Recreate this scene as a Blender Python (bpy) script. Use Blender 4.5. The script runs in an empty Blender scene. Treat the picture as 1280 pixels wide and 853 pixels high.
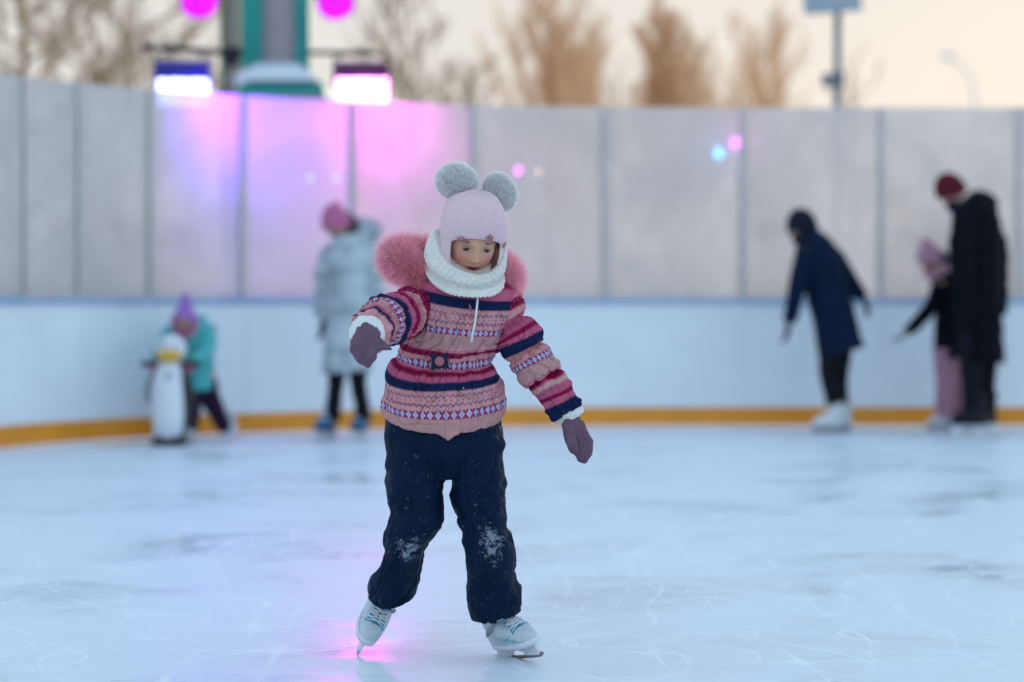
import bpy, math, random
import numpy as np
from mathutils import Vector, Matrix, Euler

random.seed(7)
RNG = np.random.default_rng(11)
S = bpy.context.scene
COL = S.collection
R = math.radians

# ------------------------------------------------------------------ camera measurements
FPX = 3022.0                       # 85 mm on 36 mm, in pixels of the 1280 wide photograph
HC = 0.95                          # camera height
TILT = math.atan(50.5 / FPX)
CT, ST = math.cos(TILT), math.sin(TILT)
def W(px, py, Y):
    """surveyed point at distance Y"""
    a = (px - 640) / FPX; b = (426.5 - py) / FPX
    dx, dy, dz = a, CT + b * ST, -ST + b * CT
    k = Y / dy
    return Vector((dx * k, Y, HC + dz * k))

# ------------------------------------------------------------------ node helpers
MATS = {}
def new_mat(name):
    m = bpy.data.materials.new(name); m.use_nodes = True
    nt = m.node_tree; nt.nodes.clear()
    out = nt.nodes.new('ShaderNodeOutputMaterial')
    MATS[name] = m
    return m, nt, out
def nd(nt, t, **kw):
    n = nt.nodes.new(t)
    for k, v in kw.items():
        if hasattr(n, k) and not k in ('Scale',): setattr(n, k, v)
    return n
def setin(n, **kw):
    for k, v in kw.items():
        n.inputs[k.replace('_', ' ')].default_value = v
def mat(name, col, rough=0.6, var=0.08, scale=12.0, bump=0.0, bscale=80.0, metallic=0.0, spec=0.5,
        vcol=False, sheen=0.0, coat=0.0, sss=0.0, stretch=(1, 1, 1), bdist=0.002):
    """procedural principled material: base colour (or colour attribute) with noise variation and bump"""
    m, nt, out = new_mat(name)
    p = nt.nodes.new('ShaderNodeBsdfPrincipled')
    nt.links.new(p.outputs[0], out.inputs['Surface'])
    setin(p, Roughness=rough, Metallic=metallic)
    p.inputs['Specular IOR Level'].default_value = spec
    p.inputs['Sheen Weight'].default_value = sheen
    p.inputs['Coat Weight'].default_value = coat
    if sss:
        p.inputs['Subsurface Weight'].default_value = sss
        p.inputs['Subsurface Radius'].default_value = (0.01, 0.004, 0.002)
        p.inputs['Subsurface Scale'].default_value = 0.5
    tc = nt.nodes.new('ShaderNodeTexCoord')
    mp = nt.nodes.new('ShaderNodeMapping'); mp.inputs['Scale'].default_value = stretch
    nt.links.new(tc.outputs['Object'], mp.inputs['Vector'])
    nz = nt.nodes.new('ShaderNodeTexNoise'); setin(nz, Scale=scale, Detail=5.0, Roughness=0.6)
    nt.links.new(mp.outputs[0], nz.inputs['Vector'])
    mr = nt.nodes.new('ShaderNodeMapRange')
    setin(mr, From_Min=0.3, From_Max=0.7, To_Min=1 - var, To_Max=1 + var)
    nt.links.new(nz.outputs['Fac'], mr.inputs['Value'])
    mul = nt.nodes.new('ShaderNodeVectorMath'); mul.operation = 'SCALE'
    if vcol:
        at = nt.nodes.new('ShaderNodeAttribute'); at.attribute_name = 'Col'
        nt.links.new(at.outputs['Color'], mul.inputs[0])
    else:
        mul.inputs[0].default_value = col[:3]
    nt.links.new(mr.outputs[0], mul.inputs['Scale'])
    nt.links.new(mul.outputs[0], p.inputs['Base Color'])
    if bump:
        n2 = nt.nodes.new('ShaderNodeTexNoise'); setin(n2, Scale=bscale, Detail=3.0)
        nt.links.new(mp.outputs[0], n2.inputs['Vector'])
        b = nt.nodes.new('ShaderNodeBump'); setin(b, Strength=bump, Distance=bdist)
        nt.links.new(n2.outputs['Fac'], b.inputs['Height'])
        nt.links.new(b.outputs[0], p.inputs['Normal'])
    return m
def emat(name, col, strength):
    m, nt, out = new_mat(name)
    e = nt.nodes.new('ShaderNodeEmission'); e.inputs[0].default_value = (*col, 1); e.inputs[1].default_value = strength
    tc = nt.nodes.new('ShaderNodeTexCoord')
    v = nt.nodes.new('ShaderNodeTexVoronoi'); setin(v, Scale=22.0)
    nt.links.new(tc.outputs['Object'], v.inputs['Vector'])
    mr = nt.nodes.new('ShaderNodeMapRange'); setin(mr, From_Min=0.0, From_Max=0.7, To_Min=strength * 1.25, To_Max=strength * 0.6)
    nt.links.new(v.outputs['Distance'], mr.inputs['Value']); nt.links.new(mr.outputs[0], e.inputs[1])
    nt.links.new(e.outputs[0], out.inputs['Surface'])
    return m

# ------------------------------------------------------------------ object helpers
def link(name, me, m=None, parent=None):
    o = bpy.data.objects.new(name, me); COL.objects.link(o)
    if m is not None and not me.materials: me.materials.append(m)
    if parent is not None:
        o.parent = parent
        o.matrix_parent_inverse = Matrix.LocRotScale(*PIV.get(parent.name, (Vector(), None, None))[:1], None, None).inverted() if parent.name in PIV else Matrix()
    return o
PIV = {}
def thing(name, loc, label, cat, group=None):
    o = bpy.data.objects.new(name, None); COL.objects.link(o)
    o.location = loc; o.empty_display_size = 0.1
    PIV[o.name] = (Vector(loc),)
    o['label'] = label; o['category'] = cat
    if group: o['group'] = group
    return o
def tag(o, label, cat, group=None):
    o['label'] = label; o['category'] = cat
    if group: o['group'] = group
    return o

def mesh_np(verts, faces, smooth=True, col=None, name='m'):
    me = bpy.data.meshes.new(name)
    verts = np.asarray(verts, dtype=np.float32).reshape(-1, 3)
    if isinstance(faces, np.ndarray):
        n, k = faces.shape
        me.vertices.add(len(verts)); me.vertices.foreach_set('co', verts.ravel())
        me.loops.add(n * k); me.loops.foreach_set('vertex_index', faces.ravel().astype(np.int32))
        me.polygons.add(n)
        me.polygons.foreach_set('loop_start', np.arange(0, n * k, k, dtype=np.int32))
        me.update(calc_edges=True)
    else:
        me.from_pydata([tuple(v) for v in verts], [], [tuple(int(i) for i in f) for f in faces]); me.update()
    me.polygons.foreach_set('use_smooth', [smooth] * len(me.polygons))
    if col is not None: set_col(me, col)
    me.validate()
    return me
def set_col(me, col):
    a = me.color_attributes.new('Col', 'FLOAT_COLOR', 'POINT')
    c = np.ones((len(me.vertices), 4), dtype=np.float32); c[:, :3] = np.asarray(col)[:, :3]
    a.data.foreach_set('color', c.ravel())

class MB:
    """collects pieces into one mesh (with optional per vertex colour)"""
    def __init__(s): s.v = []; s.f = []; s.c = []; s.n = 0
    def add(s, v, f, c=None):
        v = [tuple(x) for x in v]; b = s.n
        s.v += v; s.f += [tuple(int(i) + b for i in q) for q in f]; s.n += len(v)
        c = c if c is not None else (0.5, 0.5, 0.5)
        if len(np.shape(c)) == 1: s.c += [tuple(c)] * len(v)
        else: s.c += [tuple(x) for x in c]
        return s
    def grid(s, P, closed=True, caps=True, c=None):
        v, f, c2 = grid_vf(P, closed, caps, c); return s.add(v, f, c2)
    def box(s, lo, hi, c=None, M=None):
        x0, y0, z0 = lo; x1, y1, z1 = hi
        v = [Vector(p) for p in ((x0,y0,z0),(x1,y0,z0),(x1,y1,z0),(x0,y1,z0),(x0,y0,z1),(x1,y0,z1),(x1,y1,z1),(x0,y1,z1))]
        if M is not None: v = [M @ p for p in v]
        return s.add(v, [(0,3,2,1),(4,5,6,7),(0,1,5,4),(1,2,6,5),(2,3,7,6),(3,0,4,7)], c)
    def tube(s, pts, r, n=8, c=None, caps=True):
        pts = [Vector(p) for p in pts]
        rs = r if isinstance(r, (list, tuple)) else [r] * len(pts)
        return s.grid(tube_grid(pts, rs, n), True, caps, c)
    def prism(s, poly, origin, ax, ay, az, t, c=None):
        """2D polygon extruded by thickness t along az, centred"""
        n = len(poly); o = Vector(origin)
        v = [o + ax * x + ay * y - az * (t / 2) for x, y in poly] + [o + ax * x + ay * y + az * (t / 2) for x, y in poly]
        f = [tuple(range(n - 1, -1, -1)), tuple(range(n, 2 * n))] + [(i, (i + 1) % n, (i + 1) % n + n, i + n) for i in range(n)]
        return s.add(v, f, c)
    def build(s, name, m, parent=None, smooth=True, bevel=0.0, col=False):
        me = mesh_np(s.v, s.f, smooth, s.c if col else None, name)
        if bevel:
            o = bpy.data.objects.new('t', me); COL.objects.link(o)
            b = o.modifiers.new('b', 'BEVEL'); b.width = bevel; b.segments = 2; b.limit_method = 'ANGLE'; b.angle_limit = R(40)
            me2 = bake(o); me2.name = name; me = me2
        return link(name, me, m, parent)
def bake(o):
    dg = bpy.context.evaluated_depsgraph_get(); dg.update()
    me = bpy.data.meshes.new_from_object(o.evaluated_get(dg))
    bpy.data.objects.remove(o)
    return me

def frame(d):
    d = d.normalized(); up = Vector((0, 0, 1)) if abs(d.z) < 0.9 else Vector((0, -1, 0))
    a = d.cross(up).normalized(); return a, d.cross(a).normalized()
def tube_grid(pts, rs, n=8):
    P = np.zeros((len(pts), n, 3)); a = None
    for i, p in enumerate(pts):
        d = (pts[min(i + 1, len(pts) - 1)] - pts[max(i - 1, 0)])
        if d.length < 1e-9: d = Vector((0, 0, 1))
        d.normalize()
        if a is None: a, b = frame(d)
        else:
            a = (a - d * a.dot(d)).normalized(); b = d.cross(a).normalized()
        for j in range(n):
            t = 2 * math.pi * j / n
            P[i, j] = p + a * (rs[i] * math.cos(t)) + b * (rs[i] * math.sin(t))
    return P
def grid_vf(P, closed=True, caps=True, c=None):
    nv, nu = P.shape[:2]
    v = P.reshape(-1, 3); iv, iu = np.meshgrid(np.arange(nv - 1), np.arange(nu if closed else nu - 1), indexing='ij')
    j = (iu + 1) % nu
    f = np.stack([iv * nu + iu, iv * nu + j, (iv + 1) * nu + j, (iv + 1) * nu + iu], -1).reshape(-1, 4)
    if c is not None and np.ndim(c) > 1: c = np.asarray(c).reshape(-1, np.shape(c)[-1])
    if not caps: return v, f, c
    f = [tuple(q) for q in f]
    n = len(v); v = np.vstack([v, P[0].mean(0), P[-1].mean(0)])
    f += [(n, (k + 1) % nu, k) for k in range(nu)] + [(n + 1, (nv - 1) * nu + k, (nv - 1) * nu + (k + 1) % nu) for k in range(nu)]
    if c is not None and np.ndim(c) > 1: c = np.vstack([c, c[0], c[-1]])
    return v, f, c

# ------------------------------------------------------------------ numpy noise
class Noise2:
    def __init__(s, seed, n=64): s.g = np.random.default_rng(seed).random((n, n)) * 2 - 1; s.n = n
    def __call__(s, x, y, px=None):
        """value noise; period px (integer) along x"""
        x = np.asarray(x, float); y = np.asarray(y, float)
        xi = np.floor(x).astype(int); yi = np.floor(y).astype(int); fx = x - xi; fy = y - yi
        fx = fx * fx * (3 - 2 * fx); fy = fy * fy * (3 - 2 * fy); m = px or s.n
        a0 = (xi % m) % s.n; a1 = ((xi + 1) % m) % s.n; b0 = yi % s.n; b1 = (yi + 1) % s.n
        g = s.g
        return (g[b0, a0] * (1 - fx) + g[b0, a1] * fx) * (1 - fy) + (g[b1, a0] * (1 - fx) + g[b1, a1] * fx) * fy
def crom(A, t):
    """Catmull-Rom through rows of A at parameters t in [0, len-1]"""
    A = np.asarray(A, float); n = len(A)
    i = np.clip(np.floor(t).astype(int), 0, n - 2); f = (t - i)
    f = f.reshape((-1,) + (1,) * (A.ndim - 1))
    p0 = A[np.clip(i - 1, 0, n - 1)]; p1 = A[i]; p2 = A[i + 1]; p3 = A[np.clip(i + 2, 0, n - 1)]
    return 0.5 * (2 * p1 + (p2 - p0) * f + (2 * p0 - 5 * p1 + 4 * p2 - p3) * f ** 2 + (3 * p1 - p0 - 3 * p2 + p3) * f ** 3)

def E(L, Rr, Y, dr, sag=0.0, yv=None, e=2.0, back=1.0):
    """ring station from its two silhouette edges at distance Y, depth radius dr (m), front lowered by sag px"""
    a = W(L[0], L[1], Y); b = W(Rr[0], Rr[1], Y)
    k = Y / FPX
    c = (a + b) / 2
    return dict(c=c, a=(b - a) / 2, b=Vector((0, -dr, -sag * k)), e=e, yv=L[1] if yv is None else yv)
def ringst(c, a, b, e=2.0, yv=0.0): return dict(c=Vector(c), a=Vector(a), b=Vector(b), e=e, yv=yv)
def path_st(pts, rs, flat=1.0, yv=None):
    out = []; pts = [Vector(p) for p in pts]; a = None
    for i, p in enumerate(pts):
        d = (pts[min(i + 1, len(pts) - 1)] - pts[max(i - 1, 0)]).normalized()
        if a is None:
            a = Vector((0, -1, 0)).cross(d)
            a = a.normalized() if a.length > .2 else frame(d)[0]
        a = (a - d * a.dot(d)).normalized(); b = a.cross(d).normalized()
        out.append(ringst(p, a * rs[i], b * rs[i] * flat, 2.0, i if yv is None else yv[i]))
    return out
def loft(st, nu, nv):
    """returns P[nv,nu,3], N, U (0..1 from front centre), V (interpolated yv), T (0..1)"""
    tt = np.linspace(0, len(st) - 1, nv)
    # evenly spaced along the path of centres
    c0 = np.array([s['c'] for s in st])
    C = crom(c0, tt); A = crom([s['a'] for s in st], tt); B = crom([s['b'] for s in st], tt)
    ee = crom([[s['e']] for s in st], tt)[:, 0]; yv = crom([[s['yv']] for s in st], tt)[:, 0]
    th = np.arange(nu) / nu * 2 * math.pi
    sn = np.sin(th)[None, :]; cs = np.cos(th)[None, :]; ex = (2 / ee)[:, None]
    sx = np.sign(sn) * np.abs(sn) ** ex; cx = np.sign(cs) * np.abs(cs) ** ex
    P = C[:, None, :] + A[:, None, :] * sx[..., None] + B[:, None, :] * cx[..., None]
    bk = st[0].get('bk', 1.0)
    if bk != 1.0: P[..., 2] -= (B[:, None, 2] * cx) * (cx < 0) * (1 - bk)
    U = np.broadcast_to(th[None, :] / (2 * math.pi), P.shape[:2]); V = np.broadcast_to(yv[:, None], P.shape[:2])
    return P, normals(P), U, V, np.broadcast_to(np.linspace(0, 1, nv)[:, None], P.shape[:2])
def normals(P, closed=True):
    du = np.roll(P, -1, 1) - np.roll(P, 1, 1) if closed else np.gradient(P, axis=1)
    dv = np.gradient(P, axis=0); n = np.cross(du, dv)
    n /= np.linalg.norm(n, axis=2, keepdims=True) + 1e-12
    ctr = P.mean((1), keepdims=True)
    if (n * (P - ctr)).sum() < 0: n = -n
    return n
def loft_obj(name, st, nu, nv, m, parent, disp=None, colf=None, caps=True):
    P, N, U, V, T = loft(st, nu, nv)
    if disp is not None: P = P + N * disp(U, V, T)[..., None]
    c = colf(U, V, T) if colf is not None else None
    v, f, c = grid_vf(P, True, caps, c)
    me = mesh_np(v, f if not isinstance(f, np.ndarray) else f, True, c, name)
    return link(name, me, m, parent)

# ------------------------------------------------------------------ voxel blobs (one continuous surface)
def capsule(mb, p, q, r0, r1, n=12):
    p = Vector(p); q = Vector(q); d = q - p
    L = d.length
    if L < 1e-6: d = Vector((0, 0, 1)); L = 1e-6
    d.normalize(); pts = []; rs = []
    for k in range(5):
        t = math.pi / 2 * (1 - k / 4); pts.append(p - d * (r0 * math.sin(t))); rs.append(max(r0 * math.cos(t), 1e-5))
    for k in range(5):
        t = math.pi / 2 * (k / 4); pts.append(q + d * (r1 * math.sin(t))); rs.append(max(r1 * math.cos(t), 1e-5))
    mb.tube(pts, rs, n)
def blob_mesh(chains, voxel, smooth=4, extra=None, name='m'):
    """joins capsule chains and remeshes them into one skin"""
    mb = MB()
    for ch in chains:
        for (p, r0), (q, r1) in zip(ch[:-1], ch[1:]): capsule(mb, p, q, r0, r1)
    if extra is not None:
        for v, f in extra: mb.add(v, f)
    me = mesh_np(mb.v, mb.f, True, None, name)
    o = bpy.data.objects.new('t', me); COL.objects.link(o)
    r = o.modifiers.new('r', 'REMESH'); r.mode = 'VOXEL'; r.voxel_size = voxel; r.use_smooth_shade = True
    if smooth:
        s = o.modifiers.new('s', 'SMOOTH'); s.iterations = smooth; s.factor = 0.5
    me = bake(o); me.name = name
    me.polygons.foreach_set('use_smooth', [True] * len(me.polygons))
    return me
def vco(me):
    a = np.zeros(len(me.vertices) * 3, dtype=np.float32); me.vertices.foreach_get('co', a); return a.reshape(-1, 3)

# ------------------------------------------------------------------ a head with a face
def g(x, s): return np.exp(-(x / s) ** 2)
def head_grid(M, k=1.0, nu=150, nv=130):
    """head sculpted as displaced ellipsoid, face towards local -y, x to the viewer's right"""
    th = np.linspace(0, math.pi, nv)[:, None]
    w = np.linspace(-1, 1, nu, endpoint=False)[None, :]
    ph = math.pi * (0.55 * w + 0.45 * w ** 3)             # denser near the face
    x = np.sin(th) * np.sin(ph); y = -np.sin(th) * np.cos(ph); z = np.cos(th) * np.ones_like(ph)
    low = np.clip(-z, 0, 1)
    X = 0.069 * x * (1 - 0.30 * low ** 1.6); Y = 0.088 * y * (1 - 0.10 * low); Z = np.where(z > 0, 0.098 * z, 0.094 * z)
    Y = np.where(y < 0, Y + 0.006 * (1 - np.abs(x)) * 0, Y)
    front = np.clip((-y - 0.15) / 0.5, 0, 1)
    d = np.zeros_like(X)
    for s in (-1, 1):
        d += -0.0075 * g(X - s * .024, .013) * g(Z - .000, .010)          # sockets
        d += 0.0060 * g(X - s * .024, .0095) * g(Z + .003, .0065)         # lids over the eyeball
        d += 0.0030 * g(X - s * .024, .016) * g(Z - .016, .006)           # brow
        d += 0.0065 * g(X - s * .036, .018) * g(Z + .032, .020)           # cheeks
        d += 0.0050 * g(X - s * .0085, .0048) * g(Z + .031, .0055)        # nostril wings
    nb = np.clip((0.002 - Z) / .032, 0, 1)
    d += (0.005 + 0.0125 * nb ** 1.3) * g(X, .0062 + .002 * nb) * np.where(Z > -.029, g(np.maximum(Z - .002, 0), .010), g(Z + .029, .0062))
    d += 0.0050 * g(X, .0075) * g(Z + .028, .0065)
    mw = g(X, .019); Z0 = Z; Z = Z - 7.5 * X ** 2 * g(Z + .055, .012)
    d += 0.0045 * mw * g(Z + .0505, .0040) - 0.0065 * g(X, .016) * g(Z + .0555, .0021) + 0.0050 * g(X, .015) * g(Z + .0605, .0042)
    d += -0.002 * g(X, .010) * g(Z + .068, .004) + 0.007 * g(X, .014) * g(Z + .081, .010)
    Z = Z0
    d += -0.0015 * g(X, .003) * g(Z + .043, .005)
    Y = Y - d * front
    # ears
    for s in (-1, 1):
        X = X + s * 0.010 * g(Y - .008, .010) * g(Z + .008, .018) * (x * s > 0.6)
    P = np.stack([X, Y, Z], -1) * k
    v = P.reshape(-1, 3)
    Mn = np.array(M)
    v = v @ Mn[:3, :3].T + Mn[:3, 3]
    return v.reshape(P.shape)
def head_cols(co, M, k=1.0, base=(.60, .315, .205), blush=.85):
    """skin colour by place on the head: lips, cheeks, shade painted round the lids"""
    L = (np.c_[co, np.ones(len(co))] @ np.array(M.inverted()).T)[:, :3] / k
    X, Y, Z = L.T
    c = np.tile(np.array(base), (len(co), 1)).astype(float)
    fr = np.clip((-Y - .03) / .02, 0, 1)
    def mix(c, col, w):
        w = np.clip(w, 0, 1)[:, None]; return c * (1 - w) + np.array(col) * w
    ck = sum(g(X - s * .037, .017) * g(Z + .030, .019) for s in (-1, 1)) * fr
    c = mix(c, (.58, .17, .15), ck * blush)
    c = mix(c, (.62, .25, .18), g(X, .010) * g(Z + .030, .008) * fr * .5)
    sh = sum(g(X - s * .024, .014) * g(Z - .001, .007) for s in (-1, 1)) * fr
    c = mix(c, (.27, .13, .10), sh * .75)  # eye socket shade painted into the skin colour
    lw = np.clip(1 - (np.abs(X) / .019) ** 2, 0, 1); Z = Z - 7.5 * X ** 2
    up = (np.abs(Z + .0512) < .0046 * lw ** .7); lo = (np.abs(Z + .0602) < .0052 * lw ** .7)
    c = mix(c, (.42, .11, .10), (up | lo) * fr * .85)
    c = mix(c, (.022, .005, .005), (np.abs(Z + .0555) < .0030 * lw ** .6) * fr * (np.abs(X) < .0165))
    return c

# ------------------------------------------------------------------ materials
def build_mats():
    mat('skin', None, .52, .10, 70, .25, 500, vcol=True, sss=.12, spec=.4)
    mat('jacket_knit', None, .85, .12, 60, .45, 420, vcol=True, spec=.04)
    mat('pants_navy', None, .55, .15, 20, .25, 260, vcol=True, spec=.07)
    mat('hat_knit', (.76, .54, .56), .85, .05, 60, .6, 650, sheen=.08, spec=.1)
    mat('wool_white', (.76, .74, .67), .9, .10, 90, .7, 500, sheen=.08, spec=.1)
    mat('fleece_white', (.74, .73, .70), .95, .08, 150, .8, 400, sheen=.4, spec=.1)
    mat('mitten_mauve', (.150, .085, .120), .85, .18, 40, .5, 350, spec=.12)
    mat('fur_grey', None, .8, .05, 60, vcol=True, sheen=.08, spec=.1)
    mat('fur_pink', None, .8, .05, 60, vcol=True, sheen=.08, spec=.1)
    mat('boot_pale', None, .42, .07, 60, .1, 300, vcol=True, spec=.5)
    mat('boot_sole', (.66, .68, .72), .4, .08, 60, .1, 200)
    mat('teal_plastic', (.02, .27, .40), .4, .15, 60)
    mat('strap_grey', (.25, .26, .28), .6, .12, 80, .2, 400)
    mat('lace_white', (.72, .73, .75), .8, .08, 100, .3, 500)
    mat('steel', (.55, .56, .58), .25, .1, 60, metallic=1)
    mat('steel_worn', (.40, .34, .30), .35, .2, 60, metallic=1)
    mat('navy_plastic', (.010, .016, .040), .6, .1, 60, spec=.15)
    mat('pink_plastic', (.38, .11, .14), .5, .1, 60)
    mat('cord_white', (.72, .70, .68), .7, .08, 100, .3, 400)
    mat('eye_dark', (.02, .012, .01), .15, .1, 60)
    mat('brow_brown', (.10, .055, .035), .8, .1, 60)
    mat('hair_brown', (.16, .085, .04), .6, .2, 80, .4, 300, stretch=(1, 1, .15))
    mat('gem', (.8, .75, .8), .1, .2, 200, metallic=.8)
    mat('gem_pink', (.50, .22, .24), .25, .35, 300, metallic=.4)
    mat('coat_grey', None, .55, .08, 8, .2, 60, vcol=True)
    mat('coat_navy', (.004, .012, .034), .75, .2, 10, .2, 60, spec=.08)
    mat('coat_black', (.0035, .004, .007), .75, .25, 10, .2, 60, spec=.08)
    mat('coat_teal', (.10, .46, .46), .65, .12, 12, .2, 60, spec=.08)
    mat('trouser_black', (.008, .009, .012), .7, .2, 10, spec=.08)
    mat('trouser_plum', (.028, .012, .035), .7, .2, 10, spec=.08)
    mat('trouser_pink', (.42, .20, .27), .7, .12, 14, .2, 60)
    mat('wool_pink', (.50, .13, .26), .9, .15, 60, .4, 120)
    mat('wool_purple', (.36, .16, .50), .9, .15, 60, .4, 120)
    mat('wool_palepink', (.46, .22, .30), .9, .15, 60, .4, 120)
    mat('wool_maroon', (.10, .012, .020), .9, .2, 60, .4, 120, spec=.08)
    mat('wool_dark', (.012, .015, .028), .9, .2, 60, .4, 120, spec=.08)
    mat('glove_dark', (.012, .014, .022), .7, .2, 30, .2, 100, spec=.08)
    mat('glove_pink', (.50, .10, .22), .7, .2, 30, .2, 100)
    mat('hair_dark', (.02, .013, .012), .6, .2, 60, .2, 100)
    mat('fur_pale', (.50, .54, .58), .9, .25, 40, .6, 100)
    mat('boot_white', (.66, .70, .70), .4, .08, 20)
    mat('boot_blue', None, .4, .1, 20, vcol=True)
    mat('boot_black', (.012, .013, .018), .35, .15, 20, spec=.08)
    mat('penguin', None, .35, .05, 12, vcol=True)
    mat('plastic_yellow', (.72, .42, .02), .35, .08, 12)
    mat('plastic_black', (.012, .013, .018), .4, .15, 12)
    mat('plastic_blue', (.22, .30, .42), .4, .15, 12)
    # rink barrier
    mat('board_white', (.80, .85, .87), .32, .05, 1.4, .06, 3.0, bdist=.02)
    mat('cap_blue', (.30, .44, .62), .4, .08, 5)
    mat('kick_yellow', None, .38, .10, 3, vcol=True)
    mat('post_alu', (.58, .54, .51), .45, .08, 8, metallic=.2)
    mat('green_paint', (.004, .27, .22), .45, .12, 6)
    mat('siding_grey', (.36, .32, .33), .7, .10, 6, .3, 30)
    mat('wood_tan', (.50, .33, .20), .8, .18, 5, .3, 30, stretch=(3, 3, .4))
    mat('olive_paint', (.12, .15, .09), .7, .15, 5)
    mat('snow', (.80, .82, .86), .85, .04, 3, .5, 14, bdist=.03)
    mat('plaster_white', (.60, .60, .60), .8, .08, 3, .2, 30)
    mat('metal_black', (.015, .016, .022), .4, .2, 20, metallic=.4)
    mat('lamp_bluelit_body', (.020, .022, .30), .4, .2, 20)  # blue glow of its own lamp put into the housing colour
    mat('lamp_plum_body', (.12, .02, .10), .4, .2, 20)
    mat('pole_grey', (.14, .17, .19), .5, .15, 10, metallic=.3)
    mat('panel_grey', (.30, .34, .37), .3, .1, 10)
    mat('bark_brown', (.34, .20, .10), .9, .3, 6, .4, 20)
    mat('bark_sun_orange', (.85, .50, .25), .9, .2, 6, .4, 20)  # low sun on the twigs put into their base colour
    mat('bark_dark', (.05, .035, .03), .9, .3, 6, .4, 20)
    emat('led_blue', (.36, .40, 1.0), 6)
    emat('led_magenta', (1.0, .30, .92), 6)
    emat('par_magenta', (.70, .015, .95), 1.2)
    emat('glint_cyan', (.06, .55, 1.0), 14)  # glow of the added bulbs that imitate reflected dots
    emat('glint_magenta', (.9, .10, 1.0), 15)
    emat('glint_warm', (1.0, .62, .40), 5)
build_mats()
def M_(n): return MATS[n]
for fn in ('fur_grey', 'fur_pink'):      # hair lets light through
    nt = MATS[fn].node_tree; o_ = [x for x in nt.nodes if x.type == 'OUTPUT_MATERIAL'][0]; pr_ = [x for x in nt.nodes if x.type == 'BSDF_PRINCIPLED'][0]
    tl_ = nt.nodes.new('ShaderNodeBsdfTranslucent'); nt.links.new(pr_.inputs['Base Color'].links[0].from_socket, tl_.inputs[0])
    mx_ = nt.nodes.new('ShaderNodeMixShader'); mx_.inputs[0].default_value = .58
    nt.links.new(pr_.outputs[0], mx_.inputs[1]); nt.links.new(tl_.outputs[0], mx_.inputs[2]); nt.links.new(mx_.outputs[0], o_.inputs['Surface'])

# frosted acrylic above the boards
def glass_mat():
    m, nt, out = new_mat('frosted_acrylic')
    L = nt.links.new
    tc = nt.nodes.new('ShaderNodeTexCoord')
    n1 = nt.nodes.new('ShaderNodeTexNoise'); setin(n1, Scale=1.6, Detail=7.0, Roughness=.62, Distortion=.4)
    L(tc.outputs['Object'], n1.inputs['Vector'])
    n2 = nt.nodes.new('ShaderNodeTexNoise'); setin(n2, Scale=9.0, Detail=5.0, Roughness=.7)
    L(tc.outputs['Object'], n2.inputs['Vector'])
    add = nt.nodes.new('ShaderNodeMath'); add.operation = 'MULTIPLY_ADD'; add.inputs[1].default_value = .45
    L(n2.outputs['Fac'], add.inputs[0]); L(n1.outputs['Fac'], add.inputs[2])
    mr = nt.nodes.new('ShaderNodeMapRange'); setin(mr, From_Min=.5, From_Max=.95, To_Min=.18, To_Max=.50)
    L(add.outputs[0], mr.inputs['Value'])
    # frost grows thicker towards the bottom of each pane
    sx = nt.nodes.new('ShaderNodeSeparateXYZ'); L(tc.outputs['Object'], sx.inputs[0])
    zr = nt.nodes.new('ShaderNodeMapRange'); setin(zr, From_Min=1.05, From_Max=1.55, To_Min=-.14, To_Max=0.0)
    L(sx.outputs['Z'], zr.inputs['Value'])
    ad2 = nt.nodes.new('ShaderNodeMath'); ad2.operation = 'ADD'; ad2.use_clamp = True
    L(mr.outputs[0], ad2.inputs[0]); L(zr.outputs[0], ad2.inputs[1])
    tr = nt.nodes.new('ShaderNodeBsdfTransparent'); tr.inputs[0].default_value = (.94, .96, .98, 1)
    tl = nt.nodes.new('ShaderNodeBsdfTranslucent'); tl.inputs[0].default_value = (.90, .83, .78, 1)
    df = nt.nodes.new('ShaderNodeBsdfDiffuse'); df.inputs[0].default_value = (.50, .475, .45, 1)
    gl = nt.nodes.new('ShaderNodeBsdfGlossy'); gl.inputs['Roughness'].default_value = .12; gl.inputs[0].default_value = (1, 1, 1, 1)
    m1 = nt.nodes.new('ShaderNodeMixShader')
    n3 = nt.nodes.new('ShaderNodeTexNoise'); setin(n3, Scale=1.1, Detail=6.0, Roughness=.55, Distortion=.8); L(tc.outputs['Object'], n3.inputs['Vector'])
    mr3 = nt.nodes.new('ShaderNodeMapRange'); setin(mr3, From_Min=.35, From_Max=.68, To_Min=.36, To_Max=.56); L(n3.outputs['Fac'], mr3.inputs['Value']); L(mr3.outputs[0], m1.inputs[0])
    L(tl.outputs[0], m1.inputs[1]); L(df.outputs[0], m1.inputs[2])
    m2 = nt.nodes.new('ShaderNodeMixShader'); L(ad2.outputs[0], m2.inputs[0]); L(m1.outputs[0], m2.inputs[1]); L(tr.outputs[0], m2.inputs[2])
    m3 = nt.nodes.new('ShaderNodeMixShader'); m3.inputs[0].default_value = .05
    L(m2.outputs[0], m3.inputs[1]); L(gl.outputs[0], m3.inputs[2])
    L(m3.outputs[0], out.inputs['Surface'])
glass_mat()

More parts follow.
